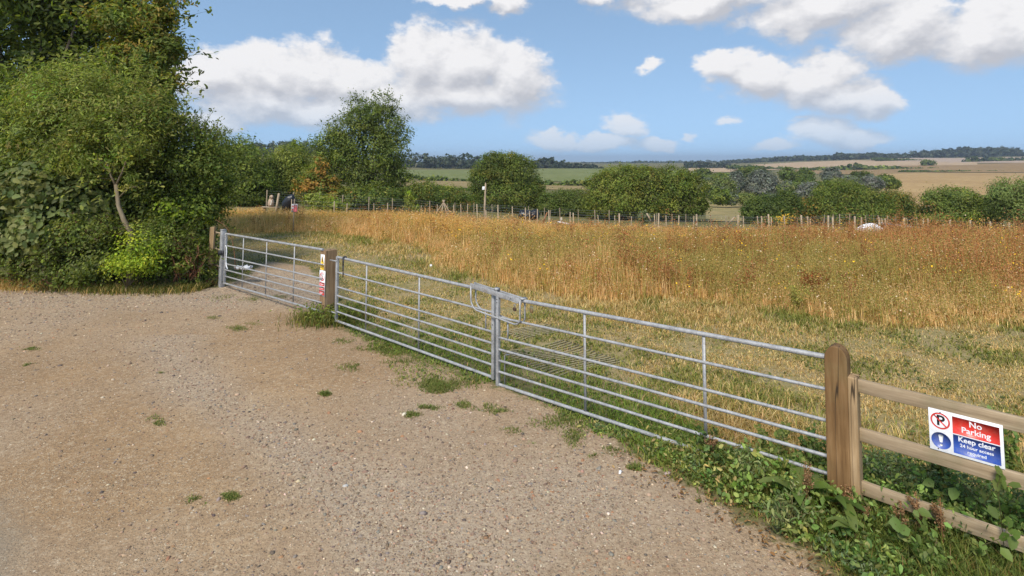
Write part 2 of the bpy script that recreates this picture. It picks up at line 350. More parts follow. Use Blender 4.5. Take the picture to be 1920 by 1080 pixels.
def field_material():
    m, t, b = mat('field_ground'); p = geopos(t)
    a = N(t, 'ShaderNodeAttribute'); a.attribute_name = 'Col'
    n1 = noise(t, .9, 6, .62, p); n2 = noise(t, 7, 6, .7, p); n3 = noise(t, 28, 6, .8, p)
    near = ramp(t, n1, [(.3, (.38, .275, .15)), (.45, (.32, .24, .115)), (.58, (.24, .215, .08)), (.75, (.42, .31, .18))])
    near = mix(t, mrange(t, n2, .42, .62), near, (.37, .275, .15)); near = mix(t, mrange(t, n3, .42, .62, 0, .85), near, (.13, .11, .045))
    f1 = noise(t, .035, 6, .6, p); f2 = noise(t, .3, 6, .7, p)
    far = ramp(t, f1, [(.3, (.105, .10, .035)), (.5, (.15, .135, .05)), (.7, (.22, .165, .075))])
    far = mix(t, mrange(t, f2, .4, .65, 0, .7), far, (.095, .085, .03))
    sp = N(t, 'ShaderNodeSeparateColor'); t.links.new(a.outputs['Color'], sp.inputs[0])
    c = mix(t, sp.outputs[0], near, far); t.links.new(c, b.inputs['Base Color']); b.inputs['Roughness'].default_value = .95; b.inputs['Specular IOR Level'].default_value = .1
    bump(t, b, n2, .6, .04); return m
def build_terrain():
    ang = np.concatenate([np.radians(np.linspace(-88, -46, 16)), np.radians(np.linspace(-45, 45, 240)), np.radians(np.linspace(46, 88, 16))])
    ys = np.concatenate([[2.0], np.linspace(4, 11, 6), np.exp(np.linspace(math.log(12), math.log(7000), 230))])
    Y, A = np.meshgrid(ys, np.tan(ang), indexing='ij'); X = np.clip(Y * A, -8000, 8000); Z = terr(X, Y)
    V = np.stack([X, Y, Z], -1); V0 = V[:1].copy(); V0[..., 1] = -150
    V = np.concatenate([V0, V]); r, c = V.shape[:2]
    i, j = np.meshgrid(np.arange(r - 1), np.arange(c - 1), indexing='ij'); k = (i * c + j).ravel()
    q = np.stack([k, k + 1, k + c + 1, k + c], 1); mb = MB()
    zone = np.clip((V[..., 1].ravel() - 40) / 14, 0, 1); mb.add(V.reshape(-1, 3), q, None, np.stack([zone] * 3, 1))
    o = mb.build('terrain', field_material(), smooth=True); o['kind'] = 'structure'
build_terrain()

# gravel yard, one sheet over the terrain with a soft ragged margin
YARD = np.array([(-30, 15), (-13, 13.6), (-10, 12.7), (-8.7, 12.05), (-7.2, 12.0), (-6.35, 12.3), (-6.3, 13.2), (-6.6, 15.2), (-5.3, 14.6), (-4.2, 12.6), (-3.55, 10.8), (-3.2, 9.75), (-2.7, 9.2), (-1.5, 8.1), (-.5, 7.2), (.3, 6.6), (.95, 5.85), (1.25, 5.3), (1.6, 4.75), (2.0, 4.15), (2.35, 3.5), (2.7, 2.6), (3.4, 0), (5, -12), (-30, -12)])
def sdist(P, poly):
    """signed distance to a polygon, positive inside"""
    d = np.full(len(P), 1e9); ins = np.zeros(len(P), bool)
    for a, b in zip(poly, np.roll(poly, -1, 0)):
        e = b - a; w = P - a; t = np.clip((w @ e) / (e @ e), 0, 1); d = np.minimum(d, np.linalg.norm(w - t[:, None] * e, axis=1))
        c = ((a[1] > P[:, 1]) != (b[1] > P[:, 1])) & (P[:, 0] < (b[0] - a[0]) * (P[:, 1] - a[1]) / (b[1] - a[1] + 1e-12) + a[0]); ins ^= c
    return np.where(ins, d, -d)
def yard_material():
    m, t, b = mat('gravel_surface'); p = geopos(t)
    a = N(t, 'ShaderNodeAttribute'); a.attribute_name = 'Col'; sp = N(t, 'ShaderNodeSeparateColor'); t.links.new(a.outputs['Color'], sp.inputs[0])
    big = noise(t, .55, 5, .6, p); mid = noise(t, 3.2, 5, .6, p); fine = noise(t, 40, 5, .7, p); vf = noise(t, 150, 3, .7, p)
    c = ramp(t, big, [(.3, (.245, .147, .068)), (.5, (.325, .20, .098)), (.7, (.41, .27, .142))])
    c = mix(t, mrange(t, mid, .35, .7, 0, .6), c, (.235, .143, .072))
    c = mix(t, mul(t, sp.outputs[1], .75), c, (.38, .305, .225))          # grey stony bands
    def pebbles(sc, lo, hi, amt):
        v = N(t, 'ShaderNodeTexVoronoi'); v.inputs['Scale'].default_value = sc; v.inputs['Randomness'].default_value = 1; t.links.new(p, v.inputs['Vector'])
        s2 = N(t, 'ShaderNodeSeparateColor'); t.links.new(v.outputs['Color'], s2.inputs[0])
        pc = ramp(t, s2.outputs[0], [(0, (.11, .075, .045)), (.25, (.23, .145, .08)), (.5, (.31, .235, .155)), (.75, (.41, .27, .145)), (.93, (.52, .42, .28)), (1, (.68, .59, .45))])
        k = mrange(t, v.outputs['Distance'], lo, hi, 1, 0)
        pres = N(t, 'ShaderNodeMath', operation='LESS_THAN'); t.links.new(s2.outputs[1], pres.inputs[0]); t.links.new(amt, pres.inputs[1])
        return pc, mul(t, k, pres.outputs[0]), v
    cov = mrange(t, noise(t, 1.3, 4, .6, p), .38, .62, .3, .9)
    pc, k, v1 = pebbles(75, .35, .5, cov); c = mix(t, mul(t, k, .8), c, pc)
    pc2, k2, v2 = pebbles(38, .3, .42, mrange(t, cov, .3, .9, .03, .3)); c = mix(t, mul(t, k2, .9), c, pc2)
    c = mix(t, mrange(t, fine, .46, .66, 0, .6), c, (.12, .08, .05)); c = mix(t, mrange(t, vf, .5, .68, 0, .6), c, (.48, .365, .235))
    g3 = noise(t, 16, 6, .8, p); c = mix(t, mrange(t, g3, .52, .66, 0, .5), c, (.50, .395, .27)); c = mix(t, mrange(t, g3, .46, .32, 0, .45), c, (.15, .10, .065))
    g = mix(t, mrange(t, noise(t, 5, 5, .7, p), .4, .65), (.16, .125, .06), (.115, .12, .04))
    e = N(t, 'ShaderNodeMath', operation='ADD'); t.links.new(sp.outputs[0], e.inputs[0]); t.links.new(mrange(t, noise(t, 6, 6, .7, p), .2, .8, -.45, .45), e.inputs[1])
    c = mix(t, mrange(t, e.outputs[0], .4, .6), g, c)
    c = mix(t, mul(t, sp.outputs[2], .8), c, mix(t, mid, (.19, .155, .11), (.26, .215, .16)))   # worn tarmac by the road
    t.links.new(c, b.inputs['Base Color']); b.inputs['Roughness'].default_value = .93; b.inputs['Specular IOR Level'].default_value = .15
    h = N(t, 'ShaderNodeMath', operation='ADD'); t.links.new(mul(t, k, .6), h.inputs[0]); t.links.new(fine, h.inputs[1])
    bump(t, b, h.outputs[0], .55, .012); return m
def stony(P):
    """where loose grey stone gathers, 0..1"""
    n = vnoise(P, .55, 3) * .5 + vnoise(P, 1.6, 5) * .5
    far = np.clip(1.6 - np.abs(P[:, 1] - 12.3) / 1.3, 0, 1) * (P[:, 0] < -3.0)
    Q = np.array([(-5.2, 8.6), (-3.9, 7.0), (-2.6, 5.9), (-1.5, 5.0), (-.6, 4.1), (.2, 3.2)]); t = np.interp(P[:, 1], Q[::-1, 1], Q[::-1, 0]); front = np.exp(-((P[:, 0] - t) / .55) ** 2) * (P[:, 1] < 9) + .7 * np.exp(-((P[:, 0] - .4) / .8) ** 2 - ((P[:, 1] - 4.6) / .7) ** 2) - .5 * np.exp(-((P[:, 0] + 2.0) / 1.1) ** 2 - ((P[:, 1] - 7.6) / .9) ** 2) - .5 * np.exp(-((P[:, 0] + 3.4) / .8) ** 2 - ((P[:, 1] - 4.9) / 1) ** 2)
    return np.clip(.3 + .5 * n + .9 * far + .7 * front, 0, 1)
def build_yard():
    xs = np.concatenate([np.linspace(-30, -15, 10)[:-1], np.linspace(-15, 5, 230)]); ys = np.concatenate([np.linspace(-12, 0, 8)[:-1], np.linspace(0, 16, 180)])
    X, Y = np.meshgrid(xs, ys, indexing='ij'); P = np.stack([X.ravel(), Y.ravel()], 1); s = sdist(P, YARD)
    z = terr(P[:, 0], P[:, 1]) + .004 + .012 * (vnoise(P, 1.2, 11) + 1) * np.clip(s, 0, 1)
    rd = 1 / (1 + np.exp(-(( -3.9 - P[:, 0]) * .75 + (4.3 - P[:, 1]) * .95 + .22 * vnoise(P, 2.5, 9)) * 9))
    col = np.stack([np.clip(s / .5 + .5, 0, 1), stony(P), rd], 1)
    r, c = X.shape; i, j = np.meshgrid(np.arange(r - 1), np.arange(c - 1), indexing='ij'); k = (i * c + j).ravel(); q = np.stack([k, k + c, k + c + 1, k + 1], 1)
    q = q[(s[q] > -.45).any(1)]
    used = np.unique(q); mp = np.zeros(len(P), int); mp[used] = np.arange(len(used))
    mb = MB(); mb.add(np.column_stack([P, z])[used], mp[q], None, col[used]); o = mb.build('gravel_yard', yard_material(), smooth=True); o['kind'] = 'structure'
build_yard()
def scatter(n, x0, x1, y0, y1, rng): return np.stack([rng.uniform(x0, x1, n), rng.uniform(y0, y1, n)], 1)
def build_stones():
    rng = np.random.default_rng(21)
    def stones(P, size, mb, cols):
        n = len(P); base = np.array([(1, 0, 0), (0, 1, 0), (-1, 0, 0), (0, -1, 0), (0, 0, 1), (.7, .7, .55), (-.7, .6, .6), (-.6, -.7, .5), (.7, -.6, .55)], float)
        f = np.array([(0, 1, 5), (1, 2, 6), (2, 3, 7), (3, 0, 8), (4, 5, 6), (4, 6, 7), (4, 7, 8), (4, 8, 5), (5, 1, 6), (6, 2, 7), (7, 3, 8), (8, 0, 5)])
        v = base[None] * rng.uniform(.7, 1.3, (n, 9, 1)); v[..., 2] *= rng.uniform(.5, .9, (n, 1)); a = rng.uniform(0, 6.28, n); st = rng.uniform(.7, 1.35, n)
        x = v[..., 0] * st[:, None]; y = v[..., 1] / st[:, None]; ca, sa = np.cos(a)[:, None], np.sin(a)[:, None]
        v = np.stack([x * ca - y * sa, x * sa + y * ca, v[..., 2]], -1) * size[:, None, None] * .5
        v[..., :2] += P[:, None, :2]; v[..., 2] += P[:, None, 2] - size[:, None] * .04
        mb.add(v.reshape(-1, 3), None, (np.arange(n)[:, None, None] * 9 + f[None]).reshape(-1, 3), np.repeat(cols, 9, 0))
    C = [(.15, .11, .08), (.20, .155, .115), (.26, .21, .16), (.19, .18, .17), (.33, .26, .19), (.27, .165, .10), (.42, .37, .3), (.10, .085, .08), (.55, .5, .42)]
    w = [3, 5, 5, 4, 3, 2, 1.2, 2, .5]; mb = MB()
    P = scatter(420000, -12, 3.2, 2.9, 15.2, rng); s = sdist(P, YARD); keep = (s > .1) & (rng.uniform(0, 1, len(P)) < (.12 + .88 * stony(P) ** 1.7) * np.clip(1.3 - P[:, 1] / 13, .25, 1)) & (((-3.2 - P[:, 0]) * .75 + (4.4 - P[:, 1]) * .95) < 0)
    P = P[keep]; size = np.clip(rng.lognormal(math.log(.0125), .48, len(P)), .007, .06) * np.where(P[:, 1] < 5.2, .95, .95) * np.clip(.75 + P[:, 1] * .035, .85, 1.2)
    P3 = np.column_stack([P, terr(P[:, 0], P[:, 1]) + .004 + .012 * (vnoise(P, 1.2, 11) + 1) * np.clip(sdist(P, YARD), 0, 1)])
    stones(P3, size, mb, pal(rng, len(P), [tuple(v * m_ for v, m_ in zip(c_, (1.15, 1.0, .85))) for c_ in C], .12, w)); o = mb.build('gravel', M['stone']); tag(o, 'loose grey and tan gravel strewn over the yard', 'gravel', kind='stuff')
    for (x, y, s, c, lab) in [(758, 779, .07, (.62, .55, .42), 'pale cream stone lying on the gravel in front of the meeting gates'), (866, 997, .06, (.36, .34, .33), 'rounded grey stone near the bottom middle of the gravel yard'), (829, 969, .055, (.42, .40, .38), 'smaller light grey stone on the gravel beside the rounded grey one'),
                              (670, 1074, .055, (.52, .42, .27), 'buff yellow stone at the very bottom edge of the gravel'), (647, 914, .06, (.45, .42, .38), 'flat pale grey stone among loose gravel left of centre'), (1252, 890, .075, (.36, .27, .23), 'brownish stone beside the green weed verge')]:
        g = gnd(x, y); m1 = MB(); stones(np.array([[0, 0, .012]]), np.array([s]), m1, np.array([c])); ob = m1.build('stone', M['stone']); ob.location = g
        bv = ob.modifiers.new('round', 'SUBSURF'); bv.levels = bv.render_levels = 1; tag(ob, lab, 'stone', 'larger stones on the gravel')
build_stones()

# far fields, sheets laid over the valley
def field(name, cols, color, color2, rows=0.0, n=10, label=None):
    """cols: (px, row of far edge, row of near edge)"""
    xs = np.arange(cols[0][0], cols[-1][0] + 1, 12.); c = np.array(cols, float)
    V = []
    for x in xs:
        yt, yb = np.interp(x, c[:, 0], c[:, 1]), np.interp(x, c[:, 0], c[:, 2]); d0, d1 = dist_at(x, yb), dist_at(x, yt)
        for k in range(n):
            d = d0 * (d1 / d0) ** (k / (n - 1)); X = (x - 960) / F * d; V.append((X, d, float(terr(X, d)) + .0006 * d + .05))
    r = len(xs); i, j = np.meshgrid(np.arange(r - 1), np.arange(n - 1), indexing='ij'); k = (i * n + j).ravel(); q = np.stack([k, k + n, k + n + 1, k + 1], 1)
    m, t, b = mat(name); p = geopos(t); a = noise(t, .02, 6, .65, p); f2 = noise(t, .25, 5, .7, p)
    cc = mix(t, mrange(t, a, .35, .65), color, color2); cc = mix(t, mrange(t, f2, .4, .62, 0, .7), cc, tuple(v * .62 for v in color))
    if rows:
        wv = N(t, 'ShaderNodeTexWave'); wv.bands_direction = 'Y'; wv.inputs['Scale'].default_value = rows; wv.inputs['Distortion'].default_value = 1.5; t.links.new(p, wv.inputs['Vector'])
        cc = mix(t, mul(t, wv.outputs['Fac'], .35), cc, tuple(v * 1.35 for v in color2))
    t.links.new(cc, b.inputs['Base Color']); b.inputs['Roughness'].default_value = .95; b.inputs['Specular IOR Level'].default_value = .05
    o = MB().add(V, q).build(name, m, smooth=True); o['kind'] = 'structure'
field('green_field', [(740, 319, 336), (900, 319, 336), (1010, 317, 341), (1130, 316, 341), (1330, 321, 340)], (.155, .175, .055), (.20, .21, .085))
field('pale_strip_field', [(740, 339, 352), (900, 341, 353), (1110, 349, 358)], (.30, .22, .10), (.26, .2, .09))
field('stubble_field', [(1290, 316, 324), (1380, 311, 323), (1500, 304.5, 316), (1600, 301, 314), (1720, 303, 311), (1830, 304, 310)], (.42, .29, .17), (.48, .35, .22))
field('pale_stubble_field', [(1630, 298, 301), (1700, 296.5, 304), (1800, 297, 306), (1960, 294, 306)], (.44, .33, .24), (.40, .30, .22))
field('brown_field', [(1490, 319, 326), (1620, 315, 328), (1760, 309.5, 324), (1960, 305, 324)], (.27, .175, .08), (.32, .21, .10))
field('ploughed_field', [(1600, 330, 372), (1700, 325, 392), (1800, 325, 396), (1960, 325, 396)], (.31, .19, .08), (.42, .285, .13), rows=.05)
field('meadow_slope', [(1320, 372, 416), (1400, 378, 416), (1500, 380, 420)], (.27, .235, .10), (.36, .235, .115))

# ------------------------------------------------------------------ gates
def lerp(a, b, t): return tuple(np.asarray(a, float) * (1 - t) + np.asarray(b, float) * t)
RAILF = [1.0, .76, .53, .395, .27, .143, 0.0]
def gate(A, B, zA, zB, ups, label, H=1.05, stile_a=True, stile_b=True, short=None, over_b=0.0):
    """seven rail gate hung from A to B; zA and zB are the bottom rail heights"""
    A, B = np.array([*A, zA]), np.array([*B, zB]); root = empty('field_gate', (A[0], A[1], 0), label, 'gate', 'galvanised field gates')
    d = B - A; L = np.linalg.norm(d); nrm = unit(np.array([d[1], -d[0], 0])); nrm = nrm if nrm[1] < 0 else -nrm
    up = np.array([0, 0, H])
    for k, fz in enumerate(RAILF):
        r = .0215 if k == 0 else (.0185 if k == 6 else .0142); name = 'top_rail' if k == 0 else ('bottom_rail' if k == 6 else 'rail')
        a, b = A + up * fz, B + up * fz; m = MB(); pts = [lerp(a, b, t) for t in np.linspace(0, 1, 9)]
        m.tube(pts, r, 12); o = m.build(name, M['galv'], root, smooth=True)
        o.modifiers.new('edge', 'EDGE_SPLIT').split_angle = 1.0
    for t in ups:
        p = A + d * t; m = MB(); w = unit(d) * .0145
        m.box(p - w + nrm * .004 + up * 0, 2 * w, -nrm * .010, up, (.5,) * 3)
        m.build('upright', M['galv'], root)
    for t, on in ((0, stile_a), (1, stile_b)):
        if not on: continue
        p = A + d * t; s = 1 if t == 0 else -1; w = unit(d) * .042 * s; m = MB()
        ex = np.array([0, 0, .03]); m.box(p - ex * .7 - w * .5 + nrm * .022, w, -nrm * .044, up + ex + np.array([0, 0, over_b if t else 0]))
        st = m.build('hinge_stile' if t == 0 else 'closing_stile', M['galv'], root); bevel(st, .004)
        # bolt holes and weld collars seen on the stile
        for fz in ((.965, .93) if t == 0 else (.62,)):
            h = MB(); q = p + up * fz + nrm * .0222; h.tube([q, q + nrm * .0015], .008, 10); h.build('bolt_hole', M['black'], st)
    for (t, f0, f1) in (short or []):
        p = A + d * t; m = MB(); m.tube([p + up * f0, p + up * f1], .010, 8); m.build('brace', M['galv'], root, smooth=True)
    return root, A, B, d, nrm
GL1, GL2 = (-2.955, 9.533), (-.232, 7.155)
GR1, GR2 = (-.172, 7.03), (2.53, 4.575)
GF1, GF2 = (-6.25, 12.27), (-3.30, 9.82)
g_left = gate(GL1, GL2, .085, .05, (.235, .595), 'middle field gate between the square timber post and the loop latch', short=[(.962, .53, .76)])
g_right = gate(GR1, GR2, .02, .125, (.355, .72), 'nearest field gate running from the loop latch to the round-topped post', short=[(.045, .53, .76)], stile_b=False, H=1.06)
g_far = gate(GF1, GF2, .115, .155, (.215, .475, .75), 'far field gate between the steel post and the sign post, gravel behind it', stile_b=False, H=1.06)
# drop bolt of the right leaf
dd = unit(np.array([GR2[0] - GR1[0], GR2[1] - GR1[1], 0])); pb = np.array([GR1[0], GR1[1], 0]) + dd * .085 - g_right[4] * .03
m = MB(); m.tube([pb + [0, 0, .0], pb + [0, 0, .37], pb + [0, 0, .395] + dd * .02, pb + [0, 0, .40] + dd * .08], .008, 8); m.build('drop_bolt', M['galv'], g_right[0], smooth=True)
# throw over loop latch bridging both top rails
pl, pr = np.array([-.52, 7.406, 1.085 + .055]), np.array([.135, 6.752, 1.07 + .02])
lt = empty('loop_latch', (-.2, 7.09, 0), 'galvanised throw-over loop latch with two side bars bridging the closed gates', 'gate latch')
ld = pr - pl; ln = unit(np.array([ld[1], -ld[0], 0])); ln = ln if ln[1] < 0 else -ln; lu = unit(ld); uz = np.array([0, 0, 1.])
for s in (1, -1):
    o = ln * (.034 * s); m = MB(); m.box(pl + o - ln * .007 - uz * .035, ld, ln * .014, uz * .062); bevel(m.build('side_bar', M['galv'], lt), .003)
    m = MB(); a, b = pl + o * 1.25 + lu * .02, pr + o * 1.25 - lu * .015; dz = -.29
    pts = [a, a + uz * -.17, a + uz * -.225 + lu * .015, a + uz * (dz + .02) + lu * .055, a + uz * dz + lu * .11]
    e = [b + uz * (dz + .00) - lu * .09, b + uz * (dz + .02) - lu * .035, b + uz * (dz + .065), b - uz * .1, b]
    pts += [lerp(pts[-1], e[0], t) for t in (.25, .5, .75)] + e
    m.tube(pts, .0105, 10); m.build('loop', M['galv'], lt, smooth=True)
m = MB(); m.box(pr - ln * .045 + lu * -.03 + uz * .0275, lu * .06, ln * .09, uz * .008); m.build('end_plate', M['galv'], lt)
m = MB(); m.box(pl + ld * .5 - ln * .03 - lu * .02 + uz * .0275, lu * .05, ln * .06, uz * .03); m.build('striker', M['galv'], lt)
m = MB(); q = pr + ln * .05 - lu * .19 - uz * .01; m.tube([q + lu * .02 + uz * .015, q, q - uz * .015 + lu * .03, q - uz * .02 + lu * .14, q + lu * .155], .005, 6); m.build('catch_wire', M['galv'], lt, smooth=True)
def padlock(p, ax, col, label, w=.045):
    r = empty('padlock', p, label, 'padlock', 'padlocks on the latch'); p = np.asarray(p); ay = unit(np.cross(ax, (0, 0, 1)))
    m = MB(); m.box(p - ax * w / 2 - ay * .011, ax * w, ay * .022, uz * w * .85); bevel(m.build('lock_body', M[col], r), .005)
    m = MB(); z = w * .85; m.tube([p + ax * w * .3 + uz * z, p + ax * w * .3 + uz * (z + .025), p + ax * w * .15 + uz * (z + .04), p - ax * w * .15 + uz * (z + .04), p - ax * w * .3 + uz * (z + .025), p - ax * w * .3 + uz * z], .004, 6); m.build('shackle', M['galv'], r, smooth=True)
padlock(pr + ln * .062 - lu * .085 - uz * .125, lu, 'lock_dark', 'dark padlock hanging on the near side of the latch end')
padlock(pr - ln * .05 + lu * .085 - uz * .125, lu, 'brass', 'brass padlock hanging on the field side past the latch end')

# ------------------------------------------------------------------ posts
def post_prism(name, c, u, w, dpt, h, m, parent=None, arch=0.0, z0=-.3, lean=(0, 0)):
    """square post: u is the direction of its width; arch rounds the top across the width"""
    u = np.asarray(u, float); v = np.array([-u[1], u[0], 0]); bm = bmesh.new(); prof = [(-w / 2, z0), (w / 2, z0)]
    if arch:
        for k in range(15):
            a = math.pi * k / 14; prof.append((w / 2 * math.cos(a), h - arch + arch * math.sin(a)))
    else: prof += [(w / 2, h), (-w / 2, h)]
    def P(x, y, z): return Vector((u[0] * x + v[0] * y + lean[0] * z, u[1] * x + v[1] * y + lean[1] * z, z))
    f = [bm.verts.new(P(x, -dpt / 2, z)) for x, z in prof]; b = [bm.verts.new(P(x, dpt / 2, z)) for x, z in prof]
    bm.faces.new(f); bm.faces.new(b[::-1]); n = len(prof)
    for i in range(n): bm.faces.new([f[i], b[i], b[(i + 1) % n], f[(i + 1) % n]])
    bmesh.ops.recalc_face_normals(bm, faces=bm.faces); me = bpy.data.meshes.new(name); bm.to_mesh(me); bm.free(); me.materials.append(m)
    o = bpy.data.objects.new(name, me); COL.objects.link(o); o.location = (c[0], c[1], c[2] if len(c) > 2 else 0); bevel(o, .007, 2)
    if parent: put(o, parent)
    return o
dR = dd.copy()
rp = post_prism('gate_post', (2.562, 4.515), dR, .160, .12, 1.30, M['oak_post'], arch=.105, lean=(.012, .0)); tag(rp, 'stout brown timber gate post with a rounded top at the right end of the gates', 'post', 'timber gate posts')
dL = unit(np.array([GL2[0] - GL1[0], GL2[1] - GL1[1], 0]))
PM0 = np.array([-3.23, 9.92]); mp = post_prism('gate_post', (PM0[0], PM0[1]), dL, .16, .23, 1.20, M['grey_post']); tag(mp, 'square weathered timber post with a split down it, carrying two safety signs', 'post', 'timber gate posts')
# hinge pins left of the middle gate
q = np.array([-3.02, 9.60, 0])
for z in (1.06, .2): m = MB(); m.tube([q + [-.11, .09, z], q + [.06, -.05, z]], .012, 8); m.build('hinge', M['galv'], g_left[0])
# steel post of the far gate with its strap
sp_ = empty('steel_gate_post', (-6.33, 12.33, 0), 'galvanised square steel post at the hedge end of the far gate', 'post')
c = np.array([-6.36, 12.36, 0]); dF = unit(np.array([GF2[0] - GF1[0], GF2[1] - GF1[1], 0])); nF = np.array([dF[1], -dF[0], 0])
m = MB(); m.box(c - dF * .05 - nF * .05 - uz * .3, dF * .1, nF * .1, uz * 1.55); bevel(m.build('shaft', M['galv'], sp_), .008)
m = MB(); m.box(c - dF * .053 - nF * .053 + uz * 1.25, dF * .106, nF * .106, uz * .012); m.build('cap', M['galv'], sp_)
m = MB()
for k in range(13):
    a = 2 * math.pi * k / 12
    p = c + (dF * math.cos(a) + nF * math.sin(a)) * .09 + uz * (.72 + .05 * math.sin(a * 1 + .6))
    if k: m.box(prevp - uz * .05, p - prevp, unit(p - c) * .02 * np.array([1, 1, 0]), uz * .10)
    prevp = p
tag(m.build('strap', M['dark_strap']), 'black rubber strap wound round the steel gate post', 'strap', 'black straps on the gates')
m = MB(); s0 = c + dF * .16 + nF * .02; m.tube([s0 + uz * .93, s0 + uz * .9 + dF * .07, s0 + uz * .8 + dF * .09, s0 + uz * .62 + dF * .07, s0 + uz * .5 + dF * .09, s0 + uz * .44 + dF * .16], [.006, .007, .008, .010, .014, .010], 6, c=(.8,) * 3)
tag(m.build('cord', M['white_cloth'], smooth=True), 'white cord hanging from the far gate beside the steel post', 'cord')
# hanging strap near the hinge of the middle gate
a = np.array([*GL1, .085 + 1.05]) + np.array([*(dL[:2] * .22), -.008]); m = MB(); nl = g_left[4]
for z0, z1, w0, w1 in ((.03, -.10, .045, .04), (-.10, -.20, .04, .028), (-.20, -.30, .028, .012)):
    pw0, pw1 = dL * w0, dL * w1; o = a + nl * .026
    m.add([o + uz * z0 - pw0 / 2, o + uz * z0 + pw0 / 2, o + uz * z1 + pw1 / 2, o + uz * z1 - pw1 / 2], [(0, 1, 2, 3)])
m.tube([a + nl * .03 + uz * .03, a + uz * .034, a - nl * .03 + uz * .02], .018, 6)
so_ = m.build('strap', M['dark_strap']); so_.modifiers.new('thick', 'SOLIDIFY').thickness = .006; tag(so_, 'tapering black strap hanging from the top rail of the middle gate', 'strap', 'black straps on the gates')
# white rag on the ground behind the far gate
rng = np.random.default_rng(5); m = MB(); g0 = np.array([-6.02, 12.62, .02]); n = 9; u_, v_ = np.meshgrid(np.linspace(-.16, .16, n), np.linspace(-.08, .08, n), indexing='ij')
zz = .05 + .07 * (rng.uniform(0, 1, (n, n)) ** 2); k = (np.arange(n - 1)[:, None] * n + np.arange(n - 1)[None]).ravel()
m.add(np.stack([g0[0] + u_ + rng.normal(0, .012, (n, n)), g0[1] + v_ + rng.normal(0, .012, (n, n)), g0[2] + zz + .3], -1).reshape(-1, 3), np.stack([k, k + n, k + n + 1, k + 1], 1))
rg = m.build('plastic_sack', M['white_cloth'], smooth=True); rg.modifiers.new('th', 'SOLIDIFY').thickness = .04; tag(rg, 'crumpled white plastic sack behind the steel post of the far gate', 'sack')
# timber stake left of the steel post
st = empty('fence_stake', (-6.75, 12.75, 0), 'leaning brown timber stake between the hedge and the steel post', 'post')
o = post_prism('stake', (-6.83, 12.75), (1, 0, 0), .10, .08, 1.27, M['half_post'], st, lean=(.025, 0))
for z in (1.15, .78, .42): m = MB(); m.box((-6.78, 12.78, z - .02), (.42, -.38, 0), (.012, .014, 0), (0, 0, .035)); m.build('cross_piece', M['stake'], st)

# ------------------------------------------------------------------ post and rail fence on the right
fs = empty('rail_fence', (2.72, 4.42, 0), 'weathered three-rail timber fence running right from the round-topped post', 'fence')
fA = np.array([2.662, 4.457, 0]); fd = unit(np.array([.677, -.655, 0])); fn = np.array([fd[1], -fd[0], 0]); fn = fn if fn[1] < 0 else -fn
post_prism('half_post', (2.652, 4.455), dR, .07, .12, 1.085, M['half_post'], fs, lean=(.006, 0))
for zt, hh in ((1.065, .098), (.70, .098), (.305, .098)):
    m = MB(); m.box(np.array([0, 0, 0]), (3.3, 0, 0), (0, .036, 0), (0, 0, -hh)); r = m.build('rail', M['rail_wood']); bevel(r, .004)
    a = fA + fd * .02 + fn * .01; r.location = (a[0], a[1], zt); r.rotation_euler = (0, random.uniform(-.003, .003), math.atan2(fd[1], fd[0])); put(r, fs)
for t in (1.05, 2.6):
    p = fA + fd * t - fn * .085; post_prism('post', (p[0], p[1]), fd, .11, .11, 1.10 + .03 * (t < 2), M['rail_wood'], fs)
# ------------------------------------------------------------------ signs
def place_text(txt, size, cx, cz, parent, m, off, X, Zv, nrm, org, bold=.0, spacing=1.0, rz=0.0, name='lettering'):
    """text lying on the board plane; cx, cz are metres from the board's lower left corner"""
    cu = bpy.data.curves.new(name, 'FONT'); cu.body = txt; cu.size = size; cu.align_x = 'CENTER'; cu.align_y = 'CENTER'; cu.extrude = .0004; cu.offset = bold; cu.space_character = spacing; cu.resolution_u = 5
    o = bpy.data.objects.new(name, cu); COL.objects.link(o); p = org + X * cx + Zv * cz + nrm * off
    Rm = Matrix((X, Zv, nrm)).transposed(); o.matrix_basis = Matrix.Translation(Vector(p)) @ Rm.to_4x4(); cu.materials.append(m)
    dg = bpy.context.evaluated_depsgraph_get(); me = bpy.data.meshes.new_from_object(o.evaluated_get(dg)); q = bpy.data.objects.new(name, me); COL.objects.link(q); q.matrix_basis = o.matrix_basis.copy()
    bpy.data.objects.remove(o); me.materials.clear(); me.materials.append(m); put(q, parent); return q
def flat(name, pts2, off, m, parent, X, Zv, nrm, org, th=.0006):
    """polygon (or list of polygons) lying on the board plane, with thickness"""
    mb = MB(); polys = pts2 if isinstance(pts2[0][0], (list, tuple, np.ndarray)) else [pts2]
    for pg in polys:
        c = np.mean(np.array(pg), 0); vs = [org + X * a + Zv * b + nrm * (off + th) for a, b in pg] + [org + X * a + Zv * b + nrm * off for a, b in pg]; n = len(pg)
        vs.append(org + X * c[0] + Zv * c[1] + nrm * (off + th)); mb.add(vs, [(i, (i + 1) % n, n + (i + 1) % n, n + i) for i in range(n)], [(2 * n, i, (i + 1) % n) for i in range(n)])
    return mb.build(name, m, parent)
def rect(x0, z0, x1, z1): return [(x0, z0), (x1, z0), (x1, z1), (x0, z1)]
def disc(cx, cz, r, n=40, rz=None): return [(cx + r * math.cos(2 * math.pi * k / n), cz + (rz or r) * math.sin(2 * math.pi * k / n)) for k in range(n)]
def ring(cx, cz, r0, r1, n=40, k2=1.0):
    return [[(cx + r * math.cos(a), cz + r * k2 * math.sin(a)) for r, a in ((r0, a0), (r1, a0), (r1, a1), (r0, a1))] for a0, a1 in ((2 * math.pi * k / n, 2 * math.pi * (k + 1) / n) for k in range(n))]
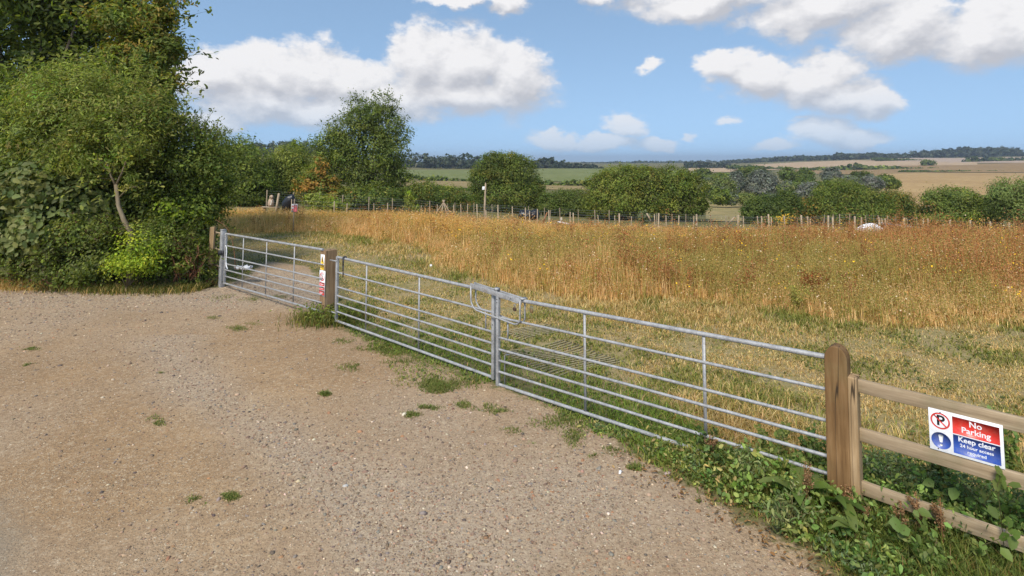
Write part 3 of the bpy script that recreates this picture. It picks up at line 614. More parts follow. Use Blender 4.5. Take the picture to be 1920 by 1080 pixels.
def no_parking_sign():
    pz = at(1743, 843, 1.0); 
    # where the sight lines through the corners meet the fence face
    def hit(px, py):
        r = ray(px, py); P0 = fA + fn * .016; t = ((P0[0]) * fn[0] + (P0[1]) * fn[1]) / (r[0] * fn[0] + r[1] * fn[1]); p = r * t; p[2] += HC; return p
    tl, tr, bl, br = hit(1742, 765), hit(1882, 797), hit(1744, 843), hit(1885, 878)
    Wd = float(np.dot((tr + br - tl - bl) / 2, fd)); Hh = float((tl[2] + tr[2] - bl[2] - br[2]) / 2); zb = float((bl[2] + br[2]) / 2)
    org = np.array([bl[0], bl[1], zb]); X = Vector(fd); Zv = Vector((0, 0, 1)); nn = Vector(fn); org = Vector(org)
    print('SIGN', Wd, Hh, zb, np.round(tl, 3), np.round(tr, 3))
    S = empty('parking_sign', org, 'white sign reading No Parking in red and Keep clear in blue on the fence', 'sign'); w, h = Wd, Hh; A = (X, Zv, nn, org)
    m = MB(); m.box(org, X * w, -nn * .004, Zv * h); bevel(m.build('board', M['white'], S), .001)
    flat('red_panel', rect(.335 * w, .525 * h, .955 * w, .925 * h), .0006, M['red'], S, *A); flat('blue_panel', rect(.335 * w, .06 * h, .955 * w, .50 * h), .0006, M['blue'], S, *A)
    cx, cz, R = .165 * w, .735 * h, .138 * w
    flat('prohibition_ring', ring(cx, cz, R * .82, R), .0006, M['red'], S, *A)
    a = math.radians(-45); dx, dz = math.cos(a), math.sin(a); bw = R * .075
    place_text('P', R * 1.75, cx + R * .03, cz, S, M['black'], .0010, *A, bold=.0022, name='letter')
    flat('prohibition_bar', [(cx - dx * R * .9 - dz * bw, cz - dz * R * .9 + dx * bw), (cx - dx * R * .9 + dz * bw, cz - dz * R * .9 - dx * bw), (cx + dx * R * .9 + dz * bw, cz + dz * R * .9 - dx * bw), (cx + dx * R * .9 - dz * bw, cz + dz * R * .9 + dx * bw)], .0018, M['red'], S, *A)
    cz2 = .26 * h; flat('blue_disc', disc(cx, cz2, R), .0006, M['blue'], S, *A)
    flat('exclamation_mark', [[(cx - R * .13, cz2 - R * .18), (cx + R * .13, cz2 - R * .18), (cx + R * .25, cz2 + R * .62), (cx + R * .17, cz2 + R * .76), (cx - R * .17, cz2 + R * .76), (cx - R * .25, cz2 + R * .62)], disc(cx, cz2 - R * .50, R * .15, 16)], .0016, M['white'], S, *A)
    mx = .645 * w
    for s, sz, z, b in (('No', .175, .825, .0010), ('Parking', .175, .655, .0010), ('Keep clear', .150, .415, .0009), ('24 hour access', .098, .275, .0005), ('required', .098, .155, .0005)):
        place_text(s, sz * h * 1.06, mx, z * h, S, M['white'], .0016, *A, bold=b)
    for x, z in ((.12, .05), (.88, .03), (.17, .94)):
        flat('screw', disc(x * w, z * h, .004, 10), .0008, M['black'], S, *A)
no_parking_sign()
def post_signs():
    X = Vector(dL); nn = Vector(g_left[4]); Zv = Vector((0, 0, 1)); c0 = Vector((PM0[0], PM0[1], 0)) + nn * .117
    org = c0 - X * .07 + Zv * .86; w, h = .125, .27; A = (X, Zv, nn, org)
    S = empty('warning_sign', org, 'narrow sign with a yellow warning triangle at the top of the square post', 'sign', 'signs on the square post')
    m = MB(); m.box(org, X * w, -nn * .003, Zv * h); m.build('board', M['white'], S)
    flat('warning_triangle', [(.07 * w, .42 * h), (.93 * w, .42 * h), (.5 * w, .93 * h)], .0006, M['yellow'], S, *A)
    flat('triangle_symbol', [(.40 * w, .55 * h), (.52 * w, .47 * h), (.62 * w, .57 * h), (.56 * w, .75 * h), (.47 * w, .72 * h)], .0016, M['black'], S, *A)
    flat('yellow_panel', rect(.05 * w, .03 * h, .95 * w, .36 * h), .0006, M['yellow'], S, *A)
    for q in (rect(.15 * w, .22 * h, .85 * w, .27 * h), rect(.15 * w, .12 * h, .8 * w, .17 * h)): flat('text_bar', q, .0016, M['lock_dark'], S, *A)
    org = c0 - X * .095 + Zv * .42; w, h = .185, .435; A = (X, Zv, nn, org)
    S = empty('prohibition_sign', org, 'white sign with a red prohibition circle above red text bars on the square post', 'sign', 'signs on the square post')
    m = MB(); m.box(org, X * w, -nn * .003, Zv * h); m.build('board', M['white'], S)
    cx, cz, R = w * .5, h * .755, w * .40; flat('prohibition_ring', ring(cx, cz, R * .8, R, 32), .0012, M['red'], S, *A)
    flat('figure_symbol', [disc(cx, cz + R * .5, R * .16, 12), [(cx - R * .2, cz + R * .28), (cx + R * .22, cz + R * .25), (cx + R * .13, cz - R * .15), (cx + R * .3, cz - R * .62), (cx + R * .12, cz - R * .62), (cx, cz - R * .2), (cx - R * .25, cz - R * .6), (cx - R * .4, cz - R * .5), (cx - R * .14, cz - R * .1)]], .0006, M['black'], S, *A)
    a = math.radians(-45); dx, dz = math.cos(a), math.sin(a); bw = R * .09
    flat('prohibition_bar', [(cx - dx * R * .85 - dz * bw, cz - dz * R * .85 + dx * bw), (cx - dx * R * .85 + dz * bw, cz - dz * R * .85 - dx * bw), (cx + dx * R * .85 + dz * bw, cz + dz * R * .85 - dx * bw), (cx + dx * R * .85 - dz * bw, cz + dz * R * .85 + dx * bw)], .0022, M['red'], S, *A)
    for q in (rect(.06 * w, .40 * h, .94 * w, .53 * h), rect(.06 * w, .24 * h, .94 * w, .36 * h), rect(.06 * w, .04 * h, .94 * w, .20 * h)): flat('red_panel', q, .0006, M['red'], S, *A)
    for q in (rect(.2 * w, .45 * h, .8 * w, .475 * h), rect(.15 * w, .285 * h, .85 * w, .30 * h), rect(.15 * w, .13 * h, .8 * w, .145 * h), rect(.15 * w, .09 * h, .7 * w, .105 * h)): flat('text_bar', q, .0016, M['white'], S, *A)
post_signs()
def stake_sign():
    b = gnd(549, 441); z = float(terr(b[0], b[1])); S = empty('stake_sign', (b[0], b[1], z), 'small red and white notice on a thin wooden stake in the dry weeds', 'sign'); x, y = b[0], b[1]
    m = MB(); m.box((x - .018, y - .01, z - .2), (.032, 0, 0), (0, .025, 0), (.03, 0, 1.5)); m.build('stake', M['stake'], S)
    X = Vector((1, 0, 0)); Zv = Vector((0, 0, 1)); nn = Vector((0, -1, 0)); top = at(548, 382.5, y)[2]; org = Vector((x - .07, y - .016, top - .30)); w, h = .22, .30; A = (X, Zv, nn, org)
    m = MB(); m.box(org, X * w, -nn * .004, Zv * h); m.build('board', M['white'], S)
    flat('red_panel', rect(.36 * w, .06 * h, .94 * w, .94 * h), .001, M['pinkred'], S, *A)
    for k in (.2, .36, .52, .68, .8): flat('text_bar', rect(.44 * w, k * h, .86 * w, (k + .035) * h), .002, M['white'], S, *A)
    for k in (.72, .32): flat('round_symbol', disc(.19 * w, k * h, .13 * w, 14), .001, M['pinkred'], S, *A)
stake_sign()

# ------------------------------------------------------------------ fence posts and plot things beyond the weeds
NEAR = [(547,373,.05),(627,377,.07),(651,381,.05),(701,381,.05),(727,380.5,.055),(790,385,.05),(820,383,.06),(850.5,383.5,.06),(864,382.5,.06),(877,382.2,.065),(894,382.5,.075),(933.5,383.8,.085),(960.5,386.8,.08),(985,389,.075),(993,395.5,.08),(1007.7,391.8,.075),(1029,394,.08),(1069,397.5,.08),(1074.7,398.7,.085),(1121,402.5,.05),(1152.5,404,.055),(1161,399.8,.095),(1184,405.5,.06),(1227,401.5,.06),(1235,399.3,.10),(1248.6,403.5,.065),(1273,403.5,.07),(1301,404.5,.06),(1306,401.3,.10),(1384,402.5,.08),(1393.7,405,.06),(1420,405,.07),(1428,405,.085),(1440.5,401.3,.10),(1446,407,.06),(1470,404.3,.08),(1502,403.2,.11),(1514,405.3,.09),(1519,410,.06),(1553,404.1,.11),(1561,406,.10),(1602.5,405,.105),(1615,407.3,.10),(1648,407,.11),(1653.5,408.7,.07),(1659.5,409.2,.09),(1694.7,408,.115),(1731,409,.08),(1739.7,409.2,.085),(1781,411.3,.11),(1819,412.2,.11),(1856,414.8,.11),(1892,416.7,.10)]
FARP = [(501,356,.09),(551,360,.07),(599,362,.08),(643,365.5,.08),(692,369,.09),(736,371.5,.08),(806,376,.075),(839,381.7,.05),(853,379.6,.06),(888.6,381,.07),(922.5,382.7,.05),(991,386,.06),(1014.7,398.5,.05),(1021,388.8,.055),(1032,393.5,.06),(1049.4,389.7,.085),(1084,392.2,.06),(1115,393,.08),(1142,394.3,.08),(1201,397.8,.05),(1231,399.4,.06),(1260,401,.07),(1286,401,.07),(1333,403,.06),(1361,404,.07),(1495,408.8,.06),(1546,402.5,.06),(1543.5,410,.05),(1562,401.5,.06),(1574,401,.075),(1593,400.2,.08),(1623,403.3,.07),(1646,403,.06),(1664,404.5,.06),(1679,406,.065),(1701,410,.06),(1719,407,.07)]
def wire_fence(posts, dist, label, m, wires):
    R = empty('wire_fence', (0, dist, float(terr(0, dist))), label, 'fence', 'wire fences across the field'); tops = []
    for k, (x, yt, w) in enumerate(posts):
        d = dist + (1.1 * math.sin(k * 1.7) if dist > 36 else .8 * math.sin(k * 2.3)); p = at(x, yt, d); zb = float(terr(p[0], d)) - .3; tops.append((p[0], d, p[2], zb + .3))
        lx, ly = random.gauss(0, .022), random.gauss(0, .02); h = p[2] - zb; mb = MB(); hw = w * .42
        for (c, s) in ((0, 1),):
            base = [(-hw, -hw), (hw, -hw), (hw, hw), (-hw, hw)]; v = [(p[0] + a - lx * h, d + b - ly * h, zb) for a, b in base] + [(p[0] + a * .92, d + b * .92, p[2] - random.uniform(0, .015)) for a, b in base]
            mb.add(v, [(0, 1, 5, 4), (1, 2, 6, 5), (2, 3, 7, 6), (3, 0, 4, 7), (4, 5, 6, 7)])
        mb.build('post', m, R)
    tops.sort(); mb = MB()
    for wf in wires:
        pts = [(x, d - .02, zg + max(.5, (zt - zg)) * wf) for x, d, zt, zg in tops ]
        mb.tube(pts, .007, 3, False)
    mb.build('wires', M['wire'], R)
wire_fence(NEAR, 36.0, 'nearer row of pale stakes and wires behind the dry weeds', M['stake'], (.92, .7, .45, .25))
wire_fence(FARP, 45.0, 'farther row of thin grey stakes and netting below the trees', M['stake_far'], (.95, .82, .7, .57, .45, .33, .2))
def tall_pole():
    d = 37.0; p = at(909.5, 402, d); z = float(terr(p[0], d)); top = at(910, 344, d)[2]; R = empty('tall_pole', (p[0], d, z), 'tall thin pole with a white box near its top among the stakes', 'pole')
    m = MB(); m.tube([(p[0] - .03, d, z - .3), (p[0] - .02, d, (z + top) / 2), (p[0] + .03, d, top)], [.075, .07, .05], 8); m.build('shaft', M['stake'], R, smooth=True)
    m = MB(); m.box((p[0] - .20, d - .1, top - .42), (.17, 0, 0), (0, .14, 0), (.02, 0, .22)); bevel(m.build('white_box', M['white_cloth'], R), .01)
    m = MB(); m.box((p[0] + .06, d - .05, z - .2), (.07, 0, 0), (0, .08, 0), (-.04, 0, 1.35)); m.build('brace', M['stake'], R)
    m = MB(); m.tube([(p[0], d, top - .1), (p[0] + .03, d, top + .05)], .03, 8); m.build('finial', M['stake'], R)
tall_pole()
def cane_wigwam():
    d = 36.5; p = at(832, 378, d); z = float(terr(p[0], d)); R = empty('cane_wigwam', (p[0], d, z), 'tripod of pale canes tied together at the top like a wigwam', 'plant support')
    for a, r in ((0, .9), (1.3, .7), (2.2, .85), (3.3, 1.0), (4.4, .7), (5.4, .8)):
        m = MB(); m.tube([(p[0] + r * math.cos(a), d + r * math.sin(a), z), (p[0] - .08 * math.cos(a), d - .08 * math.sin(a), p[2] + .1)], .03, 6); m.build('cane', M['stake'], R)
    m = MB(); m.tube([(p[0] - .06, d, p[2] - .03), (p[0] + .06, d, p[2] - .03)], .06, 8); m.build('tie', M['figure'], R)
cane_wigwam()
def lumpy(name, c, r, m, label, cat, seed, squash=(1, 1, 1), lean=0., group=None, amp=.18):
    bm = bmesh.new(); bmesh.ops.create_icosphere(bm, subdivisions=4, radius=1.0); P = np.array([v.co[:] for v in bm.verts]); n = 1 + amp * vnoise(P, 1.6, seed) + amp * .5 * vnoise(P, 5, seed + 1)
    for v, k in zip(bm.verts, n):
        q = v.co * k; v.co = Vector((q.x * squash[0] + lean * q.z, q.y * squash[1], max(q.z, -.75) * squash[2])) * r
    me = bpy.data.meshes.new(name); bm.to_mesh(me); bm.free(); me.materials.append(m); me.polygons.foreach_set('use_smooth', np.ones(len(me.polygons), bool))
    o = bpy.data.objects.new(name, me); COL.objects.link(o); o.location = c; return tag(o, label, cat, group)
def plot_things():
    d = 37.; p = at(540, 376, d); lumpy('plastic_sheet', (p[0], d, p[2] - .25), .5, M['black_plastic'], 'black plastic sheet heaped beside the buff figure at the hedge end of the fence', 'plastic sheet', 3, (.75, .6, 1.25), .35, 'heaps of black plastic')
    for px, py, r, sq, lab in ((985, 403, .52, (.95, .7, .75), 'black plastic bag slumped between the pale stakes, larger left one of two'), (1003, 404, .42, (.8, .7, .95), 'black plastic bag slumped between the pale stakes, smaller right one of two')):
        p = at(px, py, d); lumpy('plastic_bag', (p[0], d + .2, p[2]), r, M['black_plastic'], lab, 'bag', int(px), sq, .1, 'heaps of black plastic', .25)
    # buff figure: body, head, pale front, standing on a plank table
    p = at(508, 386, d); zb = at(508, 387, d)[2]; R = empty('bird_figure', (p[0], d, zb), 'upright buff owl-like figure with a pale front on a low plank bench', 'figure')
    def lathe(prof, c, m, name, sx=1.):
        mb = MB(); n = 14; v = [(c[0] + r * sx * math.cos(2 * math.pi * k / n), c[1] + r * math.sin(2 * math.pi * k / n), c[2] + z) for r, z in prof for k in range(n)]
        mb.add(v, [(i * n + k, i * n + (k + 1) % n, (i + 1) * n + (k + 1) % n, (i + 1) * n + k) for i in range(len(prof) - 1) for k in range(n)]); return mb.build(name, m, R, smooth=True)
    lathe([(.0, 0), (.16, .0), (.21, .12), (.20, .3), (.15, .46), (.10, .52), (0.0, .53)], (p[0], d, zb), M['figure'], 'body')
    lathe([(.0, .47), (.09, .49), (.13, .57), (.125, .66), (.07, .74), (0, .76)], (p[0] + .03, d - .02, zb), M['figure'], 'head')
    mb = MB(); mb.box((p[0] - .0, d - .215, zb + .1), (.10, 0, 0), (0, .03, 0), (.02, .05, .3)); bevel(mb.build('pale_front', M['bin_cream'], R), .01)
    mb = MB(); mb.box((p[0] - .01, d - .18, zb + .6), (.05, 0, 0), (0, .06, 0), (0, 0, .03)); mb.build('beak', M['lock_dark'], R)
    B = empty('plank_bench', (p[0], d, zb - .5), 'low plank bench under the buff figure at the left end of the fence', 'bench')
    mb = MB(); mb.box((p[0] - .55, d - .25, zb - .055), (1.1, 0, -.03), (0, .5, 0), (0, 0, .05)); mb.build('top', M['stake'], B)
    for x in (-.48, .4): mb = MB(); mb.box((p[0] + x, d - .2, zb - .8), (.08, 0, 0), (0, .4, 0), (0, 0, .74)); mb.build('leg', M['stake'], B)
    p = at(519, 380, 36.); z = float(terr(p[0], 36.)); mb = MB(); t = at(523, 362.5, 36.); mb.tube([(p[0] - .12, 36., z - .2), (t[0], 36., t[2])], [.08, .07], 8); tag(mb.build('leaning_post', M['stake']), 'thick pale post leaning right beside the buff figure', 'post')
    def stick(x0, y0, x1, y1, dd, r, m, lab, name='leaning_plank'):
        a, b = at(x0, y0, dd), at(x1, y1, dd); mb = MB(); mb.box((a[0] - r, dd - r, a[2]), (2 * r, 0, 0), (0, r, 0), (b[0] - a[0], 0.0, b[2] - a[2])); tag(mb.build(name, m), lab, 'plank', 'planks leaning about the plots')
    stick(1016, 423, 1026, 398, 35.5, .04, M['rust_red'], 'reddish plank leaning by the black bags'); stick(1222, 417, 1212.5, 400, 36.3, .05, M['stake'], 'pale plank leaning left beside the silvery shrub'); stick(1364, 421, 1377, 406.5, 36.5, .06, M['stake'], 'pale plank leaning right in the gap below the meadow slope')
    # bath tub like white sack and pole by the brushwood
    p = at(1630, 432, 34.5); lumpy('white_bag', (p[0], 34.5, p[2]), .62, M['white_cloth'], 'big white builders bag lying before the heap of rusty brushwood', 'bag', 8, (1.25, .7, .62), .3, None, .16)
    a, b = at(1652, 418, 36.2), at(1733, 427.5, 36.6); mb = MB(); mb.tube([tuple(a), tuple((a + b) / 2 + [0, 0, -.03]), tuple(b)], .045, 8); tag(mb.build('pipe', M['galv'], smooth=True), 'long pale pipe lying along the stakes behind the brushwood', 'pipe')
    a, b = at(1046, 416, 36.0), at(1067, 420, 35.6); mb = MB(); mb.tube([tuple(a), tuple(b)], .05, 8); tag(mb.build('pipe', M['white_cloth'], smooth=True), 'short pale pipe lying at the stakes right of the black bags', 'pipe')
    p = at(1051, 412, 36.2); mb = MB(); mb.box((p[0], 36.2, p[2] - .1), (.12, 0, 0), (0, .12, 0), (0, 0, .25)); o = mb.build('container', M['bin_cream']); bevel(o, .03, 3); tag(o, 'little cream container by a thin stake right of the black bags', 'container')
    p = at(1801, 419, 37.); mb = MB(); mb.tube([(p[0], 37., p[2] - .7), (p[0], 37., p[2])], .04, 6); mb.tube([(p[0] - .07, 37., p[2]), (p[0], 37., p[2] + .1), (p[0] + .08, 37., p[2] - .02)], .05, 6); tag(mb.build('post_cap', M['black_plastic'], smooth=True), 'dark capped stick before the bushes at the right of the fence', 'stick')
plot_things()
# ground mats and litter
def ground_mat(c, ux, uy, nx, label):
    """ribbed plastic grass mat: wavy raised ribs joined by cross ties"""
    c = np.array(c); mb = MB(); ux, uy = np.array(ux), np.array(uy); L, Wd = np.linalg.norm(ux), np.linalg.norm(uy); a, b = ux / L, uy / Wd; n = int(Wd / .075)
    for k in range(n):
        for j in range(2): pass
        o = c + b * (k * .075); pts = [tuple(o + a * t * L + b * .05 * math.sin(t * 4.5 + k * .12) + uz * (.014 + .005 * math.sin(t * 9 + k * .5))) for t in np.linspace(0, 1, 14)]; mb.tube(pts, .008, 5, True)
    for t in np.linspace(.03, .97, int(L / .09)): pts = [tuple(c + a * t * L + b * (s * Wd) + b * .05 * math.sin(t * 4.5 + s * n * .12) + uz * (.003 + .002 * math.sin(t * 9 + s * n * .5))) for s in np.linspace(0, .97, 10)]; mb.tube(pts, .003, 4, False)
    tag(mb.build('ground_mat', M['mat_rib'], smooth=True), label, 'mat', 'ribbed mats in the grass')
ground_mat((.55, 7.25, .0), (.95, .62, 0), (-.75, .95, 0), 6, 'larger ribbed plastic mat in the green grass behind the nearest gate')
ground_mat((.15, 8.75, .0), (.7, .5, 0), (-.35, .45, 0), 4, 'small ribbed mat patch farther into the grass behind the loop latch')
g0 = gnd(1163, 889); mb = MB(); mb.tube([g0 + [-.01, -.02, .012], g0 + [.0, .0, .02], g0 + [.012, .03, .012]], [.008, .014, .006], 6); tag(mb.build('plastic_scrap', M['white_cloth'], smooth=True), 'small white plastic scrap on the gravel before the nearest gate', 'litter')
g0 = gnd(808, 502); lumpy('paper_scrap', (g0[0], g0[1], .04), .05, M['white_cloth'], 'tiny white paper scrap in the mown grass behind the middle gate', 'litter', 2)

# ------------------------------------------------------------------ vegetation
def blob_px(d, L, deep=.85):
    """ellipsoids given as picture centre and half sizes at a distance -> metres; optional 5th value moves one nearer or farther"""
    out = []
    for b in L:
        dd_ = d + (b[4] if len(b) > 4 else 0); c = at(b[0], b[1], dd_); rx, rz = b[2] / F * dd_, b[3] / F * dd_; out.append((c[0], c[1], c[2], rx, min(rx, max(rx, rz)) * deep, rz))
    return np.array(out)
def crown(mb, B, leaf, n_clump, per, cols, rng, w=None, sig=.16, aspect=.55, shell=.11, fold=True, lump=.16, up=.5, droop=.3, interior=.2, jit=.14, ground=True, flat_=.75, gaps=0.0):
    wt_ = (B[:, 3] * B[:, 5]); k = rng.choice(len(B), n_clump, p=wt_ / wt_.sum()); D = unit(rng.normal(size=(n_clump, 3)))
    r = np.where(rng.uniform(0, 1, n_clump) < interior, rng.uniform(.2, .8, n_clump), 1 - np.abs(rng.normal(0, shell, n_clump)))
    r = r * (1 + lump * vnoise(D * 1.0 + k[:, None] * 3.1, 2.4, int(rng.integers(1e6))))
    C = B[k, :3] + D * B[k, 3:] * r[:, None]
    if gaps: keep = vnoise(C, 3.2 / B[:, 3:].mean(), int(rng.integers(1e6))) > gaps - 1; k, D, C = k[keep], D[keep], C[keep]
    n = len(C); s = (B[k, 3:].mean(1) * sig)[:, None]; cc = pal(rng, n, cols, jit, w)
    kk = np.repeat(np.arange(n), per); O = rng.normal(size=(len(kk), 3)) * [1, 1, flat_]; P = C[kk] + O * s[kk]
    Nn = unit(D[kk] * .75 + O * .3 + rng.normal(size=(len(kk), 3)) * .42 + [0, 0, up])
    col = np.clip(cc[kk] * (1 + rng.normal(0, .12, (len(kk), 1))), .003, 1)
    if ground: ok = P[:, 2] > terr(P[:, 0], P[:, 1]) - .05; P, Nn, col = P[ok], Nn[ok], col[ok]
    leaves(mb, P, Nn, leaf * rng.uniform(.6, 1.35, len(P)), aspect, col, rng, droop, fold); return C
def sprigs(mb, B, n, leaf, cols, rng, length, stem=(.10, .085, .05)):
    """thin leafy shoots standing out of the crown"""
    k = rng.integers(0, len(B), n); D = unit(rng.normal(size=(n, 3)) + [0, -.25, .55]); S = B[k, :3] + D * B[k, 3:] * .88; Dn = unit(D + rng.normal(0, .35, (n, 3)) + [0, 0, .35])
    for s, dd2 in zip(S, Dn):
        L = length * rng.uniform(.5, 1.3); e = s + dd2 * L; m_ = (s + e) / 2 + rng.normal(0, .05, 3) * L; mb.tube([tuple(s), tuple(m_), tuple(e)], [.006 * length + .003, .004 * length + .002, .002], 3, False, stem)
        q = 16; t = rng.uniform(.1, 1.02, q)[:, None]; P = s * (1 - t) + e * t + rng.normal(0, leaf * .55, (q, 3)); leaves(mb, P, rng.normal(size=(q, 3)) + [0, -.4, .7], leaf, .45, pal(rng, q, cols, .14), rng, -.1)
def limbs(mb, base, targets, r0, rng, fork=.35, sides=8):
    """tapered trunk from base which divides towards the targets"""
    base = np.array(base, float); mid = np.mean(targets, 0); top = base * (1 - fork) + mid * fork; top[:2] = base[:2] * .6 + top[:2] * .4
    mb.tube([base - [0, 0, .15], base * .6 + top * .4 + rng.normal(0, r0 * .3, 3) * [1, 1, 0], top], [r0 * 1.25, r0, r0 * .8], sides)
    for t in targets:
        m1 = top * .55 + np.array(t) * .45 + rng.normal(0, .06, 3) * np.linalg.norm(t - top) + [0, 0, .08 * np.linalg.norm(t - top)]
        mb.tube([top - (top - base) * .04, m1, t], [r0 * .62, r0 * .36, r0 * .1], 6)
G1 = [(.050, .068, .018), (.066, .085, .022), (.040, .056, .016), (.085, .10, .028)]          # mid olive green
G2 = [(.030, .044, .014), (.040, .056, .018), (.052, .066, .022)]                             # dark green
G3 = [(.105, .118, .040), (.085, .10, .034), (.125, .13, .05), (.07, .085, .03)]              # pale olive willow
G4 = [(.058, .074, .036), (.075, .09, .045), (.043, .058, .028), (.095, .105, .06)]           # grey green broad leaves
GY = [(.12, .155, .02), (.095, .135, .018), (.15, .175, .024), (.07, .11, .018)]                     # yellow green
GB = [(.10, .075, .022), (.13, .08, .025), (.075, .075, .022), (.16, .09, .03)]               # russet green
GW = [(.13, .14, .11), (.17, .175, .145), (.10, .11, .085), (.20, .205, .175)]               # silvery willow
def tree(name, label, cat, d, blobs, base_x, leaf, n, per, cols, seed, group=None, trunk=.18, bark='bark', mat_='leaf', fork=.35, nl=7, base_z=None, w=None, crown_name='crown', sprig=0, **kw):
    rng = np.random.default_rng(seed); B = blob_px(d, blobs); bx = at(base_x, 400, d)[0]; z = float(terr(bx, d)) if base_z is None else base_z
    R = empty(name, (bx, d, z), label, cat, group); mb = MB(); C = crown(mb, B, leaf, n, per, cols, rng, w=w, **kw)
    if sprig: sprigs(mb, B, sprig, leaf, cols, rng, leaf * 6)
    mb.build(crown_name, M[mat_], R)
    if trunk:
        m = MB(); hi = C[C[:, 2] > z + .35 * (C[:, 2].max() - z)]; tg = hi[rng.choice(len(hi), min(nl, len(hi)), replace=False)]
        tg = [np.array([bx, d, z]) * .12 + t * .88 for t in tg]; limbs(m, (bx, d, z), tg, trunk, rng, fork); m.build('trunk', M[bark], R, smooth=True)
    return R
GW[:] = [tuple(v * 1.3 for v in c) for c in GW]; GY[:] = [tuple(v * 1.0 for v in c) for c in GY]
for _g in (G1, G2, G3, G4, GY, GB): _g[:] = [tuple(v * m_ for v, m_ in zip(c, (3.0, 2.85, 1.8))) for c in _g]
GH = 'hedge at the left of the yard'
# --- the hedge at the left
big = tree('broadleaf_tree', 'tallest dark tree reaching out of the picture above the left hedge', 'tree', 17.5,
     [(20,-60,190,150),(170,-110,150,100),(30,90,120,110),(130,20,110,75),(235,-20,80,85),(275,50,52,55),(288,110,42,52),(262,165,45,55),(-60,250,130,150),(120,150,90,75),(215,120,60,50)], 60, .17, 1700, 50, G1 + G1 + G2 + [(.06,.072,.022),(.085,.09,.03)], 31, None, .30, fork=.3, nl=14, sig=.16, gaps=.68, lump=.3, aspect=.42, interior=.25, sprig=260)
tree('broadleaf_tree', 'russet tinged tree whose leafy edge stands against the clouds above the left hedge', 'tree', 15.5,
     [(300,25,30,45),(308,85,28,38),(285,130,38,40),(255,100,45,40),(250,180,60,40),(300,185,28,32),(225,45,50,30)], 235, .125, 620, 34, GB[2:3] + G1 + GB[:1], 32, None, .10, fork=.45, nl=12, sig=.24, gaps=.7, lump=.34, aspect=.4, sprig=150)
def pale_willow():
    d = 12.9; R = tree('willow_bush', 'light olive feathery bush on a thin pale forked trunk in the left hedge', 'tree', d,
     [(190,215,130,80),(110,185,75,65),(205,262,80,46,-.9),(160,300,60,34,-.7),(255,320,40,40,-.9),(255,255,85,75),(150,275,110,60),(290,215,50,60),(215,160,85,42),(90,255,60,60)], 240, .082, 2200, 36, G3 + G1[:2], 33, None, 0, sig=.15, aspect=.26, lump=.36, shell=.2, interior=.25, jit=.26, gaps=.78, sprig=260)
    m = MB(); P = lambda x, y, dd_=0: tuple(at(x, y, d - .75 + dd_))
    m.tube([P(243,538), P(248,500), P(243,460), P(247,438), P(232,412), P(222,385), P(217,346)], [.06, .058, .055, .07, .048, .043, .038], 9)
    m.tube([P(217,348), P(208,330), P(200,305), P(190,270, 1.2)], [.026, .020, .014, .006], 7); m.tube([P(218,346), P(228,325), P(240,292), P(250,262, 1.2)], [.024, .018, .012, .005], 7)
    m.tube([P(222,372), P(240,352), P(258,350)], [.016, .012, .006], 5); m.tube([P(205,320), P(190,312), P(176,280)], [.016, .012, .006], 5)
    m.build('trunk', M['pale_bark'], R, smooth=True)
pale_willow()
tree('hazel_bush', 'grey green bush with big broad leaves at the bottom left of the hedge', 'bush', 12.9,
     [(40,440,90,62),(110,415,95,75),(165,385,70,62),(20,385,70,60),(60,340,90,50),(-60,430,70,90)], 80, .14, 1000, 24, G4, 34, GH, .06, sig=.2, aspect=.62, droop=.9, lump=.26, interior=.25, gaps=.8, sprig=50)
tree('dark_bush', 'shadowy dark leaved bush filling the hedge behind the pale trunk', 'bush', 13.9,
     [(200,410,120,100),(60,260,110,110),(300,420,90,95),(-40,300,120,150),(150,320,140,80)], 190, .095, 1500, 38, G2 + G1, 35, GH, .06, sig=.2, aspect=.5, interior=.35, lump=.28, gaps=.75, sprig=120)
tree('bramble_bush', 'sprawling bramble with small mixed leaves along the foot of the left hedge', 'bush', 12.45,
     [(130,495,75,38),(190,480,70,48),(60,490,50,36),(310,500,45,36),(375,505,34,32),(300,455,60,40),(180,440,60,35)], 180, .062, 1500, 28, G1 + [(.10,.10,.03),(.13,.14,.04),(.12,.06,.03)], 36, GH, 0, sig=.2, aspect=.55, w=[3,3,3,2,1,1,.35], interior=.2, lump=.3, gaps=.75, sprig=220, crown_name='foliage')
tree('golden_bush', 'small bright yellow green bush at the foot of the pale trunk', 'bush', 11.85,
     [(258,470,40,28),(240,492,32,28),(282,490,26,24),(225,512,24,18)], 242, .05, 260, 24, GY, 37, GH, .015, sig=.3, aspect=.5, lump=.3, bark='pale_bark', nl=10, fork=.15, gaps=.8)
